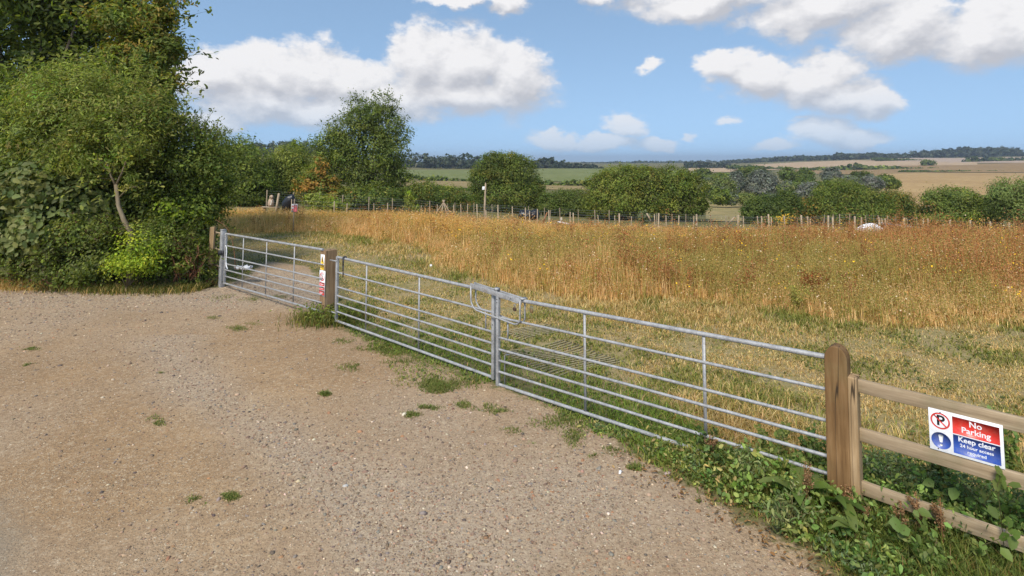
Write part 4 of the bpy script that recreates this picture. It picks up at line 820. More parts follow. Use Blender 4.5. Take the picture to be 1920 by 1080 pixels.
def twig_bush():
    R = tree('hedge_bush', 'rounded green hedge bush beside the far gate with upright twigs on top', 'bush', 13.6,
     [(350,300,70,62),(300,345,75,70),(390,330,50,62),(335,400,80,65),(395,410,36,60),(410,355,32,38),(380,460,38,60),(350,250,60,30)], 350, .068, 2400, 32, G1 + [(.10, .12, .035)], 38, GH, .06, sig=.18, aspect=.48, interior=.25, lump=.32, gaps=.72, sprig=240)
    rng = np.random.default_rng(39); m = MB(); l = MB()
    for k in range(26):
        x = rng.uniform(318, 412); a = at(x, 262, 13.5 + rng.uniform(-.5, .5)); b = at(x + rng.normal(10, 16), rng.uniform(192, 232) + (x - 340) * .28, a[1]); pts = [lerp(a, b, t) for t in (0, .5, 1)]; m.tube(pts, [.009, .006, .003], 4)
        n = 26; t = rng.uniform(.15, 1, n); P = np.array(a)[None] * (1 - t[:, None]) + np.array(b)[None] * t[:, None] + rng.normal(0, .025, (n, 3)); leaves(l, P, rng.normal(size=(n, 3)) + [0, -.5, .5], .055, .42, pal(rng, n, G1), rng, -.4)
    m.build('twigs', M['bark'], R); l.build('twig_leaves', M['leaf'], R)
twig_bush()
tree('ivy_bush', 'brighter leaved patch with yellow tips hanging in the hedge left of the steel post', 'bush', 12.95,
     [(330,385,40,26),(355,405,34,24),(310,415,34,24),(365,440,22,22),(335,440,34,20)], 340, .07, 190, 22, G1 + GY[:3], 40, GH, 0, sig=.3, aspect=.62, w=[3,3,2,3,1.3,1.6,.7], gaps=.75, crown_name='foliage')
def dead_bramble():
    rng = np.random.default_rng(41); m = MB(); B = at(345, 520, 12.2)
    for k in range(46):
        x0, x1 = rng.uniform(325, 372), rng.uniform(318, 378); a = at(x0, rng.uniform(500, 528), 12.2 + rng.uniform(-.1, .3)); b = at(x1, rng.uniform(470, 520), 12.2 + rng.uniform(-.25, .3)); c = (a + b) / 2 + np.array([rng.normal(0, .1), rng.normal(0, .1), abs(rng.normal(.12, .12))])
        m.tube([tuple(a), tuple(c), tuple(b)], [.010, .008, .004], 5)
    tag(m.build('dead_bramble', M['dead_stem']), 'tangle of dead reddish brown bramble stems at the hedge foot', 'bramble')
dead_bramble()
def whip():
    m = MB(); P = lambda x, y: tuple(at(x, y, 12.2)); m.tube([P(441, 505), P(440, 478), P(436, 452), P(428, 432), P(418, 420), P(405, 412)], [.009, .008, .007, .006, .005, .003], 6); tag(m.build('bramble_shoot', M['dead_stem']), 'single arching bramble shoot in front of the far gate by the steel post', 'bramble')
whip()
# --- trees and bushes beyond the plots
T2 = 'trees behind the field fence'
tree('hedge_tree', 'dark green tree joining the left hedge to the trees beyond the fence', 'tree', 47, [(440,320,50,55),(405,310,45,60),(470,345,35,40),(450,360,60,28)], 440, .19, 800, 26, G1 + G2, 50, T2, .12, sig=.18)
tree('hedge_tree', 'rounded dark tree rising just left of the olive tree behind the fence', 'tree', 52, [(478,320,35,46),(455,310,30,42),(500,350,30,35),(480,365,50,22)], 478, .21, 520, 26, G2 + G1, 51, T2, .14, sig=.18)
tree('hedge_tree', 'light olive domed tree behind the buff figure', 'tree', 54, [(545,305,38,36),(525,335,42,36),(565,330,36,40),(545,362,60,26)], 545, .16, 900, 38, G3[:2] + G1, 52, T2, .16, sig=.17)
tree('hawthorn', 'low russet brown hawthorn at the left foot of the big ragged tree', 'tree', 48, [(595,325,24,30),(582,350,28,28),(610,355,26,26),(640,372,30,16)], 598, .19, 360, 26, GB + G1[:2], 53, T2, .10, sig=.18)
tree('poplar_tree', 'big ragged green tree standing alone against the clouds left of centre', 'tree', 51,
     [(640,258,30,32),(728,262,30,48),(690,225,34,36),(715,245,36,40),(660,250,38,40),(690,290,62,50),(640,285,44,34),(605,290,32,32),(735,300,22,52),(700,340,52,40),(745,340,20,34),(650,330,40,36),(722,205,20,22),(672,208,20,18)], 690, .18, 1350, 32, G1 + G4[:2] + G2, 54, T2, .24, sig=.17, gaps=.5, lump=.5, nl=14, sprig=420)
tree('low_bush', 'broad dark bush under the big ragged tree', 'bush', 49, [(700,368,52,20),(650,375,45,18),(740,375,25,18)], 690, .2, 330, 26, G2 + G1, 55, T2, .06, sig=.2)
tree('low_bush', 'pale leafy bush growing over the fence below the russet hawthorn', 'bush', 40, [(600,380,26,12),(628,386,22,8),(585,372,12,8)], 600, .15, 130, 22, GY[1:2] + G3, 56, T2, .03, sig=.25)
tree('low_bush', 'upright yellowish sapling by the fence right of the big ragged tree', 'bush', 38, [(771,385,9,20),(765,372,6,12),(780,395,10,10)], 771, .13, 60, 18, G3 + GY[1:2], 57, T2, .03, sig=.3)
tree('low_bush', 'spreading green bush between the sapling and the pole', 'bush', 62, [(795,365,32,26),(775,372,22,22),(830,372,40,22),(860,380,36,18)], 810, .17, 700, 38, G1 + G2 + GB[:1], 58, T2, .08, sig=.19)
tree('oak_tree', 'dense round dark oak directly right of the tall pole', 'tree', 66, [(940,322,40,34),(910,340,32,36),(975,335,36,40),(955,365,58,30),(900,372,26,20),(1000,360,22,32),(925,300,22,14),(960,304,30,16)], 948, .185, 1300, 40, GB[2:3] + G2 + G1[:2], 59, T2, .26, sig=.16, lump=.22)
tree('hedge', 'bright green clipped hedge between the two groups of oaks', 'hedge', 64, [(1030,384,22,22),(1055,383,24,24),(1082,383,24,24),(1106,386,22,22)], 1065, .15, 900, 38, [(.14,.18,.035),(.11,.15,.03),(.17,.2,.045)], 60, None, 0, sig=.2, crown_name='foliage')
tree('oak_tree', 'broad olive oak at the left of the twin oaks in the middle', 'tree', 60, [(1160,340,40,28),(1130,360,28,34),(1190,350,42,34),(1165,375,62,28),(1205,330,26,20),(1140,392,40,14)], 1168, .175, 1200, 42, GB[2:3] + G1, 61, T2, .24, sig=.16, lump=.22)
tree('oak_tree', 'olive oak at the right of the twin oaks, its edge by the meadow slope', 'tree', 58, [(1255,345,42,32),(1285,360,34,36),(1240,370,40,34),(1275,388,46,20),(1220,338,26,22),(1305,385,18,18)], 1262, .175, 1200, 42, GB[2:3] + G1 + [(.095,.10,.025)], 62, T2, .24, sig=.16, lump=.22)
tree('hedge_tree', 'dark green bush with bright leaf sprays right of the meadow slope', 'bush', 55, [(1440,392,36,24),(1415,398,22,18),(1475,385,24,24),(1450,408,50,14)], 1440, .16, 800, 38, G2 + [(.075,.11,.025)], 63, T2, .1, sig=.2)
tree('hedge_tree', 'low brownish bush between the dark bush and the long thicket', 'bush', 57, [(1515,392,36,18),(1540,402,40,16),(1500,402,26,16)], 1520, .16, 560, 36, GB + G2, 64, T2, .1, sig=.2)
tree('hedge_tree', 'tall dense thicket with many stems in the right middle', 'bush', 56, [(1570,372,40,30),(1610,378,38,30),(1545,385,26,22),(1640,390,34,26),(1590,400,70,18)], 1590, .16, 1200, 40, G1 + G2 + GB[2:3], 65, T2, .14, sig=.18)
tree('hedge_tree', 'dark sloping thicket falling away right of the tall dense one', 'bush', 58, [(1670,385,34,24),(1700,400,34,18),(1725,408,34,14),(1655,402,40,16)], 1680, .16, 800, 38, G2 + GB[:1], 66, T2, .1, sig=.2)
tree('ash_tree', 'light green flat topped tree left of the far right trees', 'tree', 55, [(1785,368,44,14),(1760,378,28,16),(1810,380,26,22),(1785,400,46,22),(1760,410,36,12)], 1785, .16, 900, 38, G1 + [(.2, .25, .07), (.24, .28, .08)], 67, T2, .12, sig=.18, gaps=.8)
tree('hedge_tree', 'small dark round bush between the two light green trees on the right', 'bush', 58, [(1845,395,22,20),(1860,405,18,16),(1832,406,14,14)], 1845, .16, 480, 36, G2, 68, T2, .08, sig=.2)
tree('ash_tree', 'light green spreading tree at the right picture edge', 'tree', 52, [(1890,362,40,22),(1930,370,46,32),(1900,392,34,22),(1870,372,18,16),(1950,400,50,26)], 1905, .155, 1000, 38, [(.20, .25, .07), (.24, .29, .08), (.16, .2, .05)], 69, T2, .14, sig=.18, gaps=.8)
tree('low_bush', 'silvery pale shrub between stakes in front of the twin oaks', 'bush', 36.6, [(1207,404,9,7),(1204,410,8,7),(1213,409,7,8)], 1207, .10, 60, 22, [(.24,.26,.15),(.18,.21,.10)], 70, None, .02, sig=.3, crown_name='foliage')
# --- willows and bushes on the valley floor
VG = 'trees on the valley floor'
for i, (lab, nm, d, bl, cols, n) in enumerate([
 ('pale green willow spreading behind the right twin oak', 'willow', 118, [(1345,352,28,17),(1332,345,16,12),(1362,344,13,14),(1350,362,24,10)], G4 + GW[:1], 260),
 ('small dark round bush at the top of the meadow slope', 'bush', 100, [(1350,368,15,12),(1343,374,10,8)], G1 + G2[:1], 150),
 ('narrow silver willow left of the big silver one', 'willow', 150, [(1380,340,11,17),(1376,350,12,12)], GW, 200),
 ('big silver willow in the middle of the valley', 'willow', 150, [(1430,338,22,18),(1415,348,18,16),(1445,350,14,14),(1428,355,28,9)], GW, 420),
 ('dark hedge trees behind the big silver willow', 'tree', 230, [(1395,323,14,8),(1415,322,18,8),(1432,325,12,6)], G2 + G1[:1], 200),
 ('dark round tree far left on the valley floor', 'tree', 260, [(1320,325,12,9),(1310,328,8,6)], G2, 120),
 ('low olive bushes beside the far left round tree', 'bush', 240, [(1345,332,12,6),(1360,332,12,6),(1335,334,10,5)], G1, 130),
 ('green tree behind the thicket, darker of the central pair', 'tree', 210, [(1475,327,13,11),(1486,332,10,9)], G2 + G4[:1], 150),
 ('dark round tree right of the central pair', 'tree', 215, [(1509,328,13,10),(1500,332,10,7)], G2, 130),
 ('pale willow bush right of the big silver willow', 'willow', 145, [(1478,350,12,10),(1468,354,10,8)], G4 + GW[:2], 150),
 ('long dark green bush in front of the central pair', 'bush', 165, [(1512,345,18,11),(1530,350,14,8),(1495,348,12,8)], G2 + G1[:1], 210),
 ('silver willow low behind the dark bush with bright sprays', 'willow', 120, [(1515,356,18,13),(1505,364,14,9),(1527,362,10,10)], GW, 230),
 ('yellow green tree above the tall thicket', 'tree', 112, [(1572,348,24,11),(1555,354,18,10),(1592,354,16,10)], [(.2,.22,.06),(.17,.19,.05),(.23,.24,.08)], 260),
 ('silver grey domed willow above the yellow green tree', 'willow', 190, [(1559,328,15,12),(1568,333,12,9)], GW, 190),
 ('grey willow right of the domed one', 'willow', 170, [(1592,341,12,11),(1602,347,10,9)], GW + G4[:1], 170),
 ('dark tree with a grey side right of the grey willows', 'tree', 185, [(1618,333,14,10),(1606,334,9,10)], G2 + GW[:1], 160),
 ('silver bushy willow toward the ploughed field', 'willow', 150, [(1633,343,17,12),(1648,348,10,8),(1625,349,12,8)], GW, 210),
 ('green tree ending the row at the ploughed field', 'tree', 160, [(1662,340,15,11),(1676,345,12,8),(1655,334,9,6)], G1 + G2, 200),
 ('yellow green low bush at the top of the meadow slope', 'bush', 105, [(1398,373,20,8),(1410,377,16,7)], [(.22,.25,.06),(.18,.21,.05)], 150),
 ('small grey bush beside the yellow green low bush', 'bush', 102, [(1373,372,9,9),(1370,378,8,6)], GW + G4, 110),
 ('tiny pale willow behind the dark bush with bright sprays', 'willow', 110, [(1448,371,13,7),(1436,374,8,6)], GW, 110)]):
    tree('willow_tree' if nm == 'willow' else ('valley_tree' if nm == 'tree' else 'valley_bush'), lab, nm, d, bl, bl[0][0], d * .0031, int(n * 1.3), 30, cols, 100 + i, VG, .12 if nm != 'bush' else 0, sig=.22, fold=False, aspect=.6, lump=.25)
# --- hedgerows and woods far off
def strip(name, pts, d, cols, seed, hw, label=None, cat=None, kind=None, rows=1, per=70, lump=.25, dd_=None, vary=.25):
    """row of crowns between picture columns: pts = (px, top row, foot row)"""
    rng = np.random.default_rng(seed); pts = np.array(pts, float); mb = MB(); x = pts[0, 0]; B = []
    while x < pts[-1, 0]:
        yt, yb = np.interp(x, pts[:, 0], pts[:, 1]), np.interp(x, pts[:, 0], pts[:, 2]); hh = (yb - yt)
        for r in range(rows):
            D = d * (1 + .05 * r + rng.uniform(-.01, .01)) if dd_ is None else np.interp(x, pts[:, 0], dd_)
            k = rng.uniform(1 - vary, 1 + vary * .35); rz = hh * k * .5; B.append((x + rng.normal(0, hw * .3), yb - rz * rng.uniform(.9, 1.0) - r * .25 * hh * .3, hw * rng.uniform(.75, 1.35), rz * 1.08, D - d))
        x += hw * rng.uniform(.7, 1.25)
    BB = np.concatenate([blob_px(d, [b], .9) for b in B])
    crown(mb, BB, d * .0052, len(BB) * per // 7, 12, cols, rng, sig=.2, fold=False, aspect=.7, lump=lump, ground=False, shell=.12, interior=.1)
    o = mb.build(name, M['leaf']); tag(o, label, cat, None, kind)
GD = [(.060, .08, .042), (.075, .092, .05), (.09, .108, .055), (.05, .066, .038)]
strip('far_woods', [(755,291,319),(790,287,318),(830,291,318),(870,294,319),(915,290,319)], 590, GD, 200, 9, 'dark line of woodland above the green field left of the oak', 'woods', 'stuff', 2)
strip('far_woods', [(1000,302,317),(1015,294,317),(1040,300,317),(1060,302,317),(1075,306,317),(1110,309,317),(1130,312,318)], 640, GD, 201, 7, 'lower woodland above the green field right of the oak', 'woods', 'stuff', 2)
strip('far_woods', [(1095,306,311),(1200,304,311),(1300,304,313),(1400,303,311),(1430,302,309)], 1700, GD, 202, 6, 'bluish woods along the far horizon in the middle', 'woods', 'stuff', 3, 50)
strip('far_woods', [(1290,304,318),(1320,305,317),(1345,306,315),(1370,308,314)], 800, GD, 203, 6, 'dark wood edge at the left end of the pink stubble field', 'woods', 'stuff', 2, 50)
strip('far_woods', [(1360,302,306),(1430,298,303),(1480,294,301.5),(1510,293,300.5)], 1250, GD, 204, 5, 'wooded ridge above the left half of the pink stubble field', 'woods', 'stuff', 3, 50)
strip('far_woods', [(1510,295,299),(1560,292,298),(1575,287,298),(1600,290,297.5),(1640,288,297),(1700,291,297)], 1120, GD, 205, 6, 'knobbly wooded ridge above the middle of the stubble fields', 'woods', 'stuff', 3, 50)
strip('far_woods', [(1690,290,296),(1730,284,296.5),(1780,281,296.5),(1820,278,297),(1870,279,294),(1960,281,292)], 1100, GD, 206, 7, 'largest wood crowning the ridge at the right', 'woods', 'stuff', 3, 50)
strip('far_woods', [(380,270,290),(480,270,290),(510,267,291),(545,266,291),(580,271,292),(640,285,294)], 520, GD, 207, 9, 'wooded hill showing above the hedge trees at the left', 'woods', 'stuff', 2)
HG = 'hedgerows between the fields'
strip('hedgerow', [(762,326,338),(785,327,338)], 300, G2 + G1, 210, 7, 'round hedge clump at the left end of the green field', 'hedgerow')
strip('hedgerow', [(790,334,341),(810,330,342),(850,335,343),(900,337,345)], 275, G2 + G1, 211, 6, 'dark hedgerow under the green field left of the oak', 'hedgerow')
strip('hedgerow', [(1010,338,350),(1060,340,351),(1085,335,352),(1112,340,352)], 245, G2 + G1, 212, 7, 'dark hedgerow under the green field right of the oak', 'hedgerow')
strip('hedgerow', [(780,347,357),(840,350,361),(900,352,364)], 140, G1 + GB[:1], 213, 9, 'low olive hedgerow below the pale strip left of the oak', 'hedgerow')
strip('hedgerow', [(1505,315,319),(1530,314,320),(1580,312,320),(1600,304,320),(1620,309,320),(1660,311,321),(1700,314,322),(1760,316,322.5)], 620, G2 + G1, 214, 5, 'broken dark hedgerow with taller trees crossing between the brown fields', 'hedgerow')
strip('hedgerow', [(1690,320,323),(1800,321,325),(1860,321,325),(1960,323,326)], 520, G2, 215, 4, 'thin dark hedgerow along the top of the ploughed field', 'hedgerow', vary=.4)
strip('hedgerow', [(1365,311,315),(1400,310,314),(1450,314,319),(1500,316,320)], 700, G2, 216, 4, 'low hedgerow below the left end of the pink stubble field', 'hedgerow', vary=.4)
strip('hedgerow', [(1640,297,299),(1700,299,302),(1760,303,305),(1815,304,306.5)], 930, G2, 217, 3, 'very thin hedgerow between the pale and pink stubble fields', 'hedgerow', vary=.4)
strip('hedgerow', [(1815,292,308),(1840,293,307),(1870,295,306),(1910,296,305),(1960,296,304)], 800, G2 + GD, 218, 7, 'dark row of trees on the ridge at the right edge', 'hedgerow')
tree('field_tree', 'lone small tree on the pink stubble field hedge', 'tree', 700, [(1741,305,10,4.5),(1735,306,7,3)], 1741, 2.4, 60, 18, G1, 219, None, 0, sig=.25, fold=False, ground=False)

# ------------------------------------------------------------------ grasses, weeds and undergrowth
EDGE = np.array([(-30, 23), (-11.5, 22.0), (-8.25, 21.7), (-5.5, 18.9), (-3.3, 16.9), (-1.2, 13.8), (.97, 11.3), (3, 10.5), (5.2, 10.15), (8.9, 9.8), (14, 9.4), (40, 9)])
def front(x): return np.interp(x, EDGE[:, 0], EDGE[:, 1])
STRAW = [(.50, .36, .19), (.43, .30, .14), (.56, .43, .25), (.37, .25, .11)]
def build_weeds():
    rng = np.random.default_rng(61); P = []
    for y0, y1, den in ((9, 13, 95), (13, 17, 70), (17, 24, 42), (24, 31, 28), (31, 37.5, 20)):
        hw = y1 * .98 + 1; n = int((y1 - y0) * 2 * hw * den); q = scatter(n, -hw, hw, y0, y1, rng); P.append(q[np.abs(q[:, 0]) < q[:, 1] * .96 + .8])
    P = np.concatenate(P); e = P[:, 1] - front(P[:, 0]) + .75 * vnoise(P, .55, 4) + .5 * vnoise(P, 1.7, 6); ok = (e > 0) & (P[:, 0] > -.52 * P[:, 1]); P, e = P[ok], e[ok]; n = len(P)
    d = P[:, 1]; z = terr(P[:, 0], d); nz = vnoise(P, .35, 8); n2 = vnoise(P, 1.1, 12); n3 = vnoise(P, .18, 19)
    h = np.interp(d, [12, 22, 30, 37], [1, .88, .7, .56]) * (1 - .22 * np.clip((d - 18) / 14, 0, 1) * np.clip(P[:, 0] / d / .35, 0, 2.1)) * (.26 + .66 * np.clip(e / 3.0, 0, 1) ** .8) * (1 + .22 * nz + .26 * n2) * rng.uniform(.6, 1.2, n) * np.where(rng.uniform(0, 1, n) < .05, 1.3, 1)
    xg = np.clip((P[:, 0] / d + .15) / .7, 0, 1)                                    # left golden, right rust
    u = rng.uniform(0, 1, n); grassy = np.clip(1.15 - e / np.where(P[:, 0] < 2.5, 4.2, 1.8), 0, 1); kind = np.zeros(n, int)
    s = .5 * nz + .55 * n2 + .55 * (xg - .55)
    kind = np.where(u < grassy * .95, 0, np.where(s + rng.normal(0, .22, n) > .30, 2, np.where(n3 + .45 * n2 + rng.normal(0, .22, n) > .3, 3, np.where(vnoise(P, .8, 23) + rng.normal(0, .2, n) > .15, 0, 1))))
    kind = np.where((rng.uniform(0, 1, n) < .12 + .18 * np.clip(n3 - .1, 0, 1)), 4, kind)
    stem = {0: STRAW, 1: [(.40,.26,.09),(.44,.30,.11),(.34,.23,.08)], 2: [(.32,.17,.08),(.38,.21,.09),(.36,.24,.12)], 3: [(.26,.22,.08),(.32,.25,.1)], 4: [(.22,.22,.07),(.3,.26,.09)]}
    head = {0: [(.46,.33,.18),(.5,.37,.22),(.38,.26,.13)], 1: [(.46,.29,.09),(.50,.34,.10),(.42,.25,.08),(.38,.20,.07),(.48,.37,.16)], 2: [(.33,.145,.06),(.38,.18,.075),(.25,.12,.055),(.42,.25,.12),(.38,.23,.14)], 3: [(.23,.2,.075),(.18,.17,.06),(.3,.24,.11),(.26,.15,.06)], 4: [(.2,.2,.06),(.15,.17,.05),(.34,.27,.08)]}
    mb = MB()
    for k in range(5):
        i = np.where(kind == k)[0]
        if not len(i): continue
        ns = 12 if k == 0 else 7; ii = np.repeat(i, ns); B = np.column_stack([P[ii] + rng.normal(0, .07, (len(ii), 2)), z[ii] - .03])
        blades(mb, B, h[ii] * rng.uniform(.65, 1.1, len(ii)) * (.92 if k else .85), .007 + d[ii] * .00055, .32 if k == 0 else .2, pal(rng, len(ii), stem[k], .14), rng, 1.1)
        nh = (14, 26, 26, 22, 18)[k]; ii = np.repeat(i, nh); m = len(ii); t = rng.beta(3.2, 1.3, m) if k else rng.uniform(.6, 1.05, m)
        Q = np.column_stack([P[ii] + rng.normal(0, .085 if k else .07, (m, 2)) * (.5 + t[:, None]), z[ii] + h[ii] * t]); sz = (.02 if k == 0 else .026) + d[ii] * .0009
        leaves(mb, Q, rng.normal(size=(m, 3)) + [0, -.3, .5], sz, .3 if k == 0 else .45, .45 * pal(rng, m, head[k], .10) + .55 * pal(rng, n, head[k], .12)[ii], rng, -.5 if k == 0 else .1, False)
        if k: # shrivelled leaves lower on the stem
            ii = np.repeat(i, 7); m = len(ii); Q = np.column_stack([P[ii] + rng.normal(0, .09, (m, 2)), z[ii] + h[ii] * rng.uniform(.05, .6, m)])
            leaves(mb, Q, rng.normal(size=(m, 3)) + [0, 0, .6], .06 + d[ii] * .001, .35, pal(rng, m, [(.25,.18,.07),(.17,.16,.055),(.33,.22,.09),(.22,.11,.045)], .16), rng, .8, False)
    # stands of bigger dark dock among the rest
    c = np.where((kind == 2) & (rng.uniform(0, 1, n) < .10) | (rng.uniform(0, 1, n) < .012) & (e > 1))[0]; c = c[d[c] < 25]; ii = np.repeat(c, 4); B = np.column_stack([P[ii] + rng.normal(0, .08, (len(ii), 2)), z[ii]]); hh = h[ii] * 1.22 * rng.uniform(.8, 1.1, len(ii))
    blades(mb, B, hh, .009 + d[ii] * .0006, .15, pal(rng, len(ii), [(.20,.10,.05),(.26,.14,.07)]), rng, .9); jj = np.repeat(np.arange(len(ii)), 16); t = rng.uniform(.45, 1, len(jj)); Q = B[jj] + np.column_stack([rng.normal(0, .035, (len(jj), 2)), hh[jj] * t])
    leaves(mb, Q, rng.normal(size=(len(jj), 3)) + [0, -.3, .3], .03 + .0009 * d[ii][jj], .55, pal(rng, len(ii), [(.20,.085,.04),(.26,.12,.055),(.15,.07,.035),(.30,.17,.09)], .14)[jj], rng, 0, False)
    # yellow flowers and white seed fluff
    f = np.where((n2 + n3 > .25) & (rng.uniform(0, 1, n) < .015) & (d < 24) & (n2 > -.1))[0]; ii = np.repeat(f, 5); Q = np.column_stack([P[ii] + rng.normal(0, .08, (len(ii), 2)), z[ii] + h[ii] * rng.uniform(.75, 1.08, len(ii))])
    leaves(mb, Q, rng.normal(size=(len(ii), 3)) * .5 + [0, -.5, 1], .026 + .0007 * d[ii], .9, pal(rng, len(ii), [(.72,.5,.03),(.62,.42,.03)], .1), rng, 0, False)
    f = np.where(rng.uniform(0, 1, n) < .03)[0]; ii = np.repeat(f, 4); Q = np.column_stack([P[ii] + rng.normal(0, .09, (len(ii), 2)), z[ii] + h[ii] * rng.uniform(.6, 1.05, len(ii))])
    leaves(mb, Q, rng.normal(size=(len(ii), 3)) * .5 + [0, -.5, 1], .022 + .0007 * d[ii], .9, pal(rng, len(ii), [(.6,.54,.45),(.5,.42,.32)], .1), rng, 0, False)
    tag(mb.build('dry_weeds', M['dry']), 'waist high stand of dry golden and rust coloured weeds filling the field', 'weeds', kind='stuff')
build_weeds()
def green_zone(P):
    """how lush the mown grass is, 0..1"""
    g = .30 * np.exp(-((P[:, 0] - .5) / 1.3) ** 2 - ((P[:, 1] - 8.0) / 1.2) ** 2) * 2.6
    ln = np.abs((P[:, 0] - GL1[0]) * .657 + (P[:, 1] - GL1[1]) * .754); g += 1.1 * np.exp(-(ln / .9) ** 2) * (P[:, 0] > -3.2) * (P[:, 0] < 1.9)
    return np.clip(.34 + .30 * vnoise(P, 1.1, 71) + .5 * vnoise(P, 3.4, 72) + .3 * vnoise(P, 8, 73) + g, 0, 1)
def build_grass():
    rng = np.random.default_rng(62); P = []
    for y0, y1, den in ((3.6, 6, 2300), (6, 8.5, 1900), (8.5, 11, 1300), (11, 15, 750), (15, 23, 420)):
        x0, x1 = -y1 * .55, y1 * 1.05 + 1.5; n = int((y1 - y0) * (x1 - x0) * den); P.append(scatter(n, x0, x1, y0, y1, rng))
    P = np.concatenate(P); s = sdist(P, YARD); gl = (P[:, 0] - GL1[0]) * .657 + (P[:, 1] - GL1[1]) * .754   # >0 on the field side
    e = front(P[:, 0]) - P[:, 1] + .6 * vnoise(P, .55, 4); thr = vnoise(P, 2.2, 77) * .6 + vnoise(P, 6, 78) * .5
    ok = (s < -.02 + .12 * vnoise(P, 5, 79)) & (e > -1.6) & (rng.uniform(0, 1, len(P)) < np.clip(1.25 + 1.5 * thr, .25, 1)) & (gl > -.6) & (P[:, 0] > -.5 * P[:, 1] - .6)
    ok |= (s < .9) & (s > -.2) & (vnoise(P, 4.2, 80) * .6 + vnoise(P, 1.5, 81) * .6 - s * .9 > .22) & (P[:, 1] < 11.5) & (rng.uniform(0, 1, len(P)) < .6)
    for c_, u_, v_ in (((.55, 7.25), (.95, .62), (-.75, .95)), ((.15, 8.75), (.7, .5), (-.35, .45))):
        q = np.linalg.solve(np.array([u_, v_]).T, (P - np.array(c_)).T); ok &= ~((q > 0).all(0) & (q < 1).all(0) & (rng.uniform(0, 1, len(P)) < .72))
    P, s, e, gl = P[ok], s[ok], e[ok], gl[ok]; n = len(P); g = green_zone(P); u = rng.uniform(0, 1, n); isg = (u < g * .95) | (s > -.1) & (u < .8)
    tall = np.exp(-((P[:, 0] - 2.3) / 1.0) ** 2 - ((P[:, 1] - 6.0) / .9) ** 2) + .8 * (np.clip(1 - e / 1.6, 0, 1)) + .5 * np.exp(-((P[:, 0] - 4.) / 1.5) ** 2 - ((P[:, 1] - 5.2) / 1.) ** 2)
    h = (.022 + .014 * np.clip(vnoise(P, 3, 83) + .5, 0, 1.5) + .022 * g + .11 * np.clip(tall, 0, 1)) * rng.uniform(.6, 1.5, n) * np.where(s > -.05, .75, 1)
    straw = pal(rng, n, [(.48,.36,.19),(.42,.31,.15),(.56,.44,.26),(.38,.28,.12),(.33,.23,.10)], .15); green = pal(rng, n, [(.17,.19,.05),(.22,.225,.065),(.135,.16,.042),(.27,.25,.085)], .15)
    lush = pal(rng, n, [(.15,.225,.04),(.18,.25,.05),(.12,.18,.036)], .14); lz = np.exp(-((gl - .2) / .8) ** 2) * (P[:, 0] < 2.0)
    col = np.where(isg[:, None], np.where((rng.uniform(0, 1, n) < lz)[:, None], lush, green), straw)
    mb = MB(); blades(mb, np.column_stack([P, terr(P[:, 0], P[:, 1]) - .004]), h, .0055 + P[:, 1] * .0007, 1.0, col, rng)
    tag(mb.build('mown_grass', M['grass']), 'short patchy straw and green grass behind the gates', 'grass', kind='stuff')
    # broad little leaves among the grass
    mb = MB(); Q = P[(rng.uniform(0, 1, n) < .06) & isg]; m = len(Q); leaves(mb, np.column_stack([Q, terr(Q[:, 0], Q[:, 1]) + rng.uniform(.01, .05, m)]), rng.normal(size=(m, 3)) * .4 + [0, 0, 1], .055, .5, pal(rng, m, [(.09,.12,.035),(.12,.15,.04),(.16,.16,.06)]), rng, .0, True)
    tag(mb.build('low_clover', M['leaf']), 'low broad leaved plants scattered in the short grass', 'ground cover', kind='stuff')
build_grass()
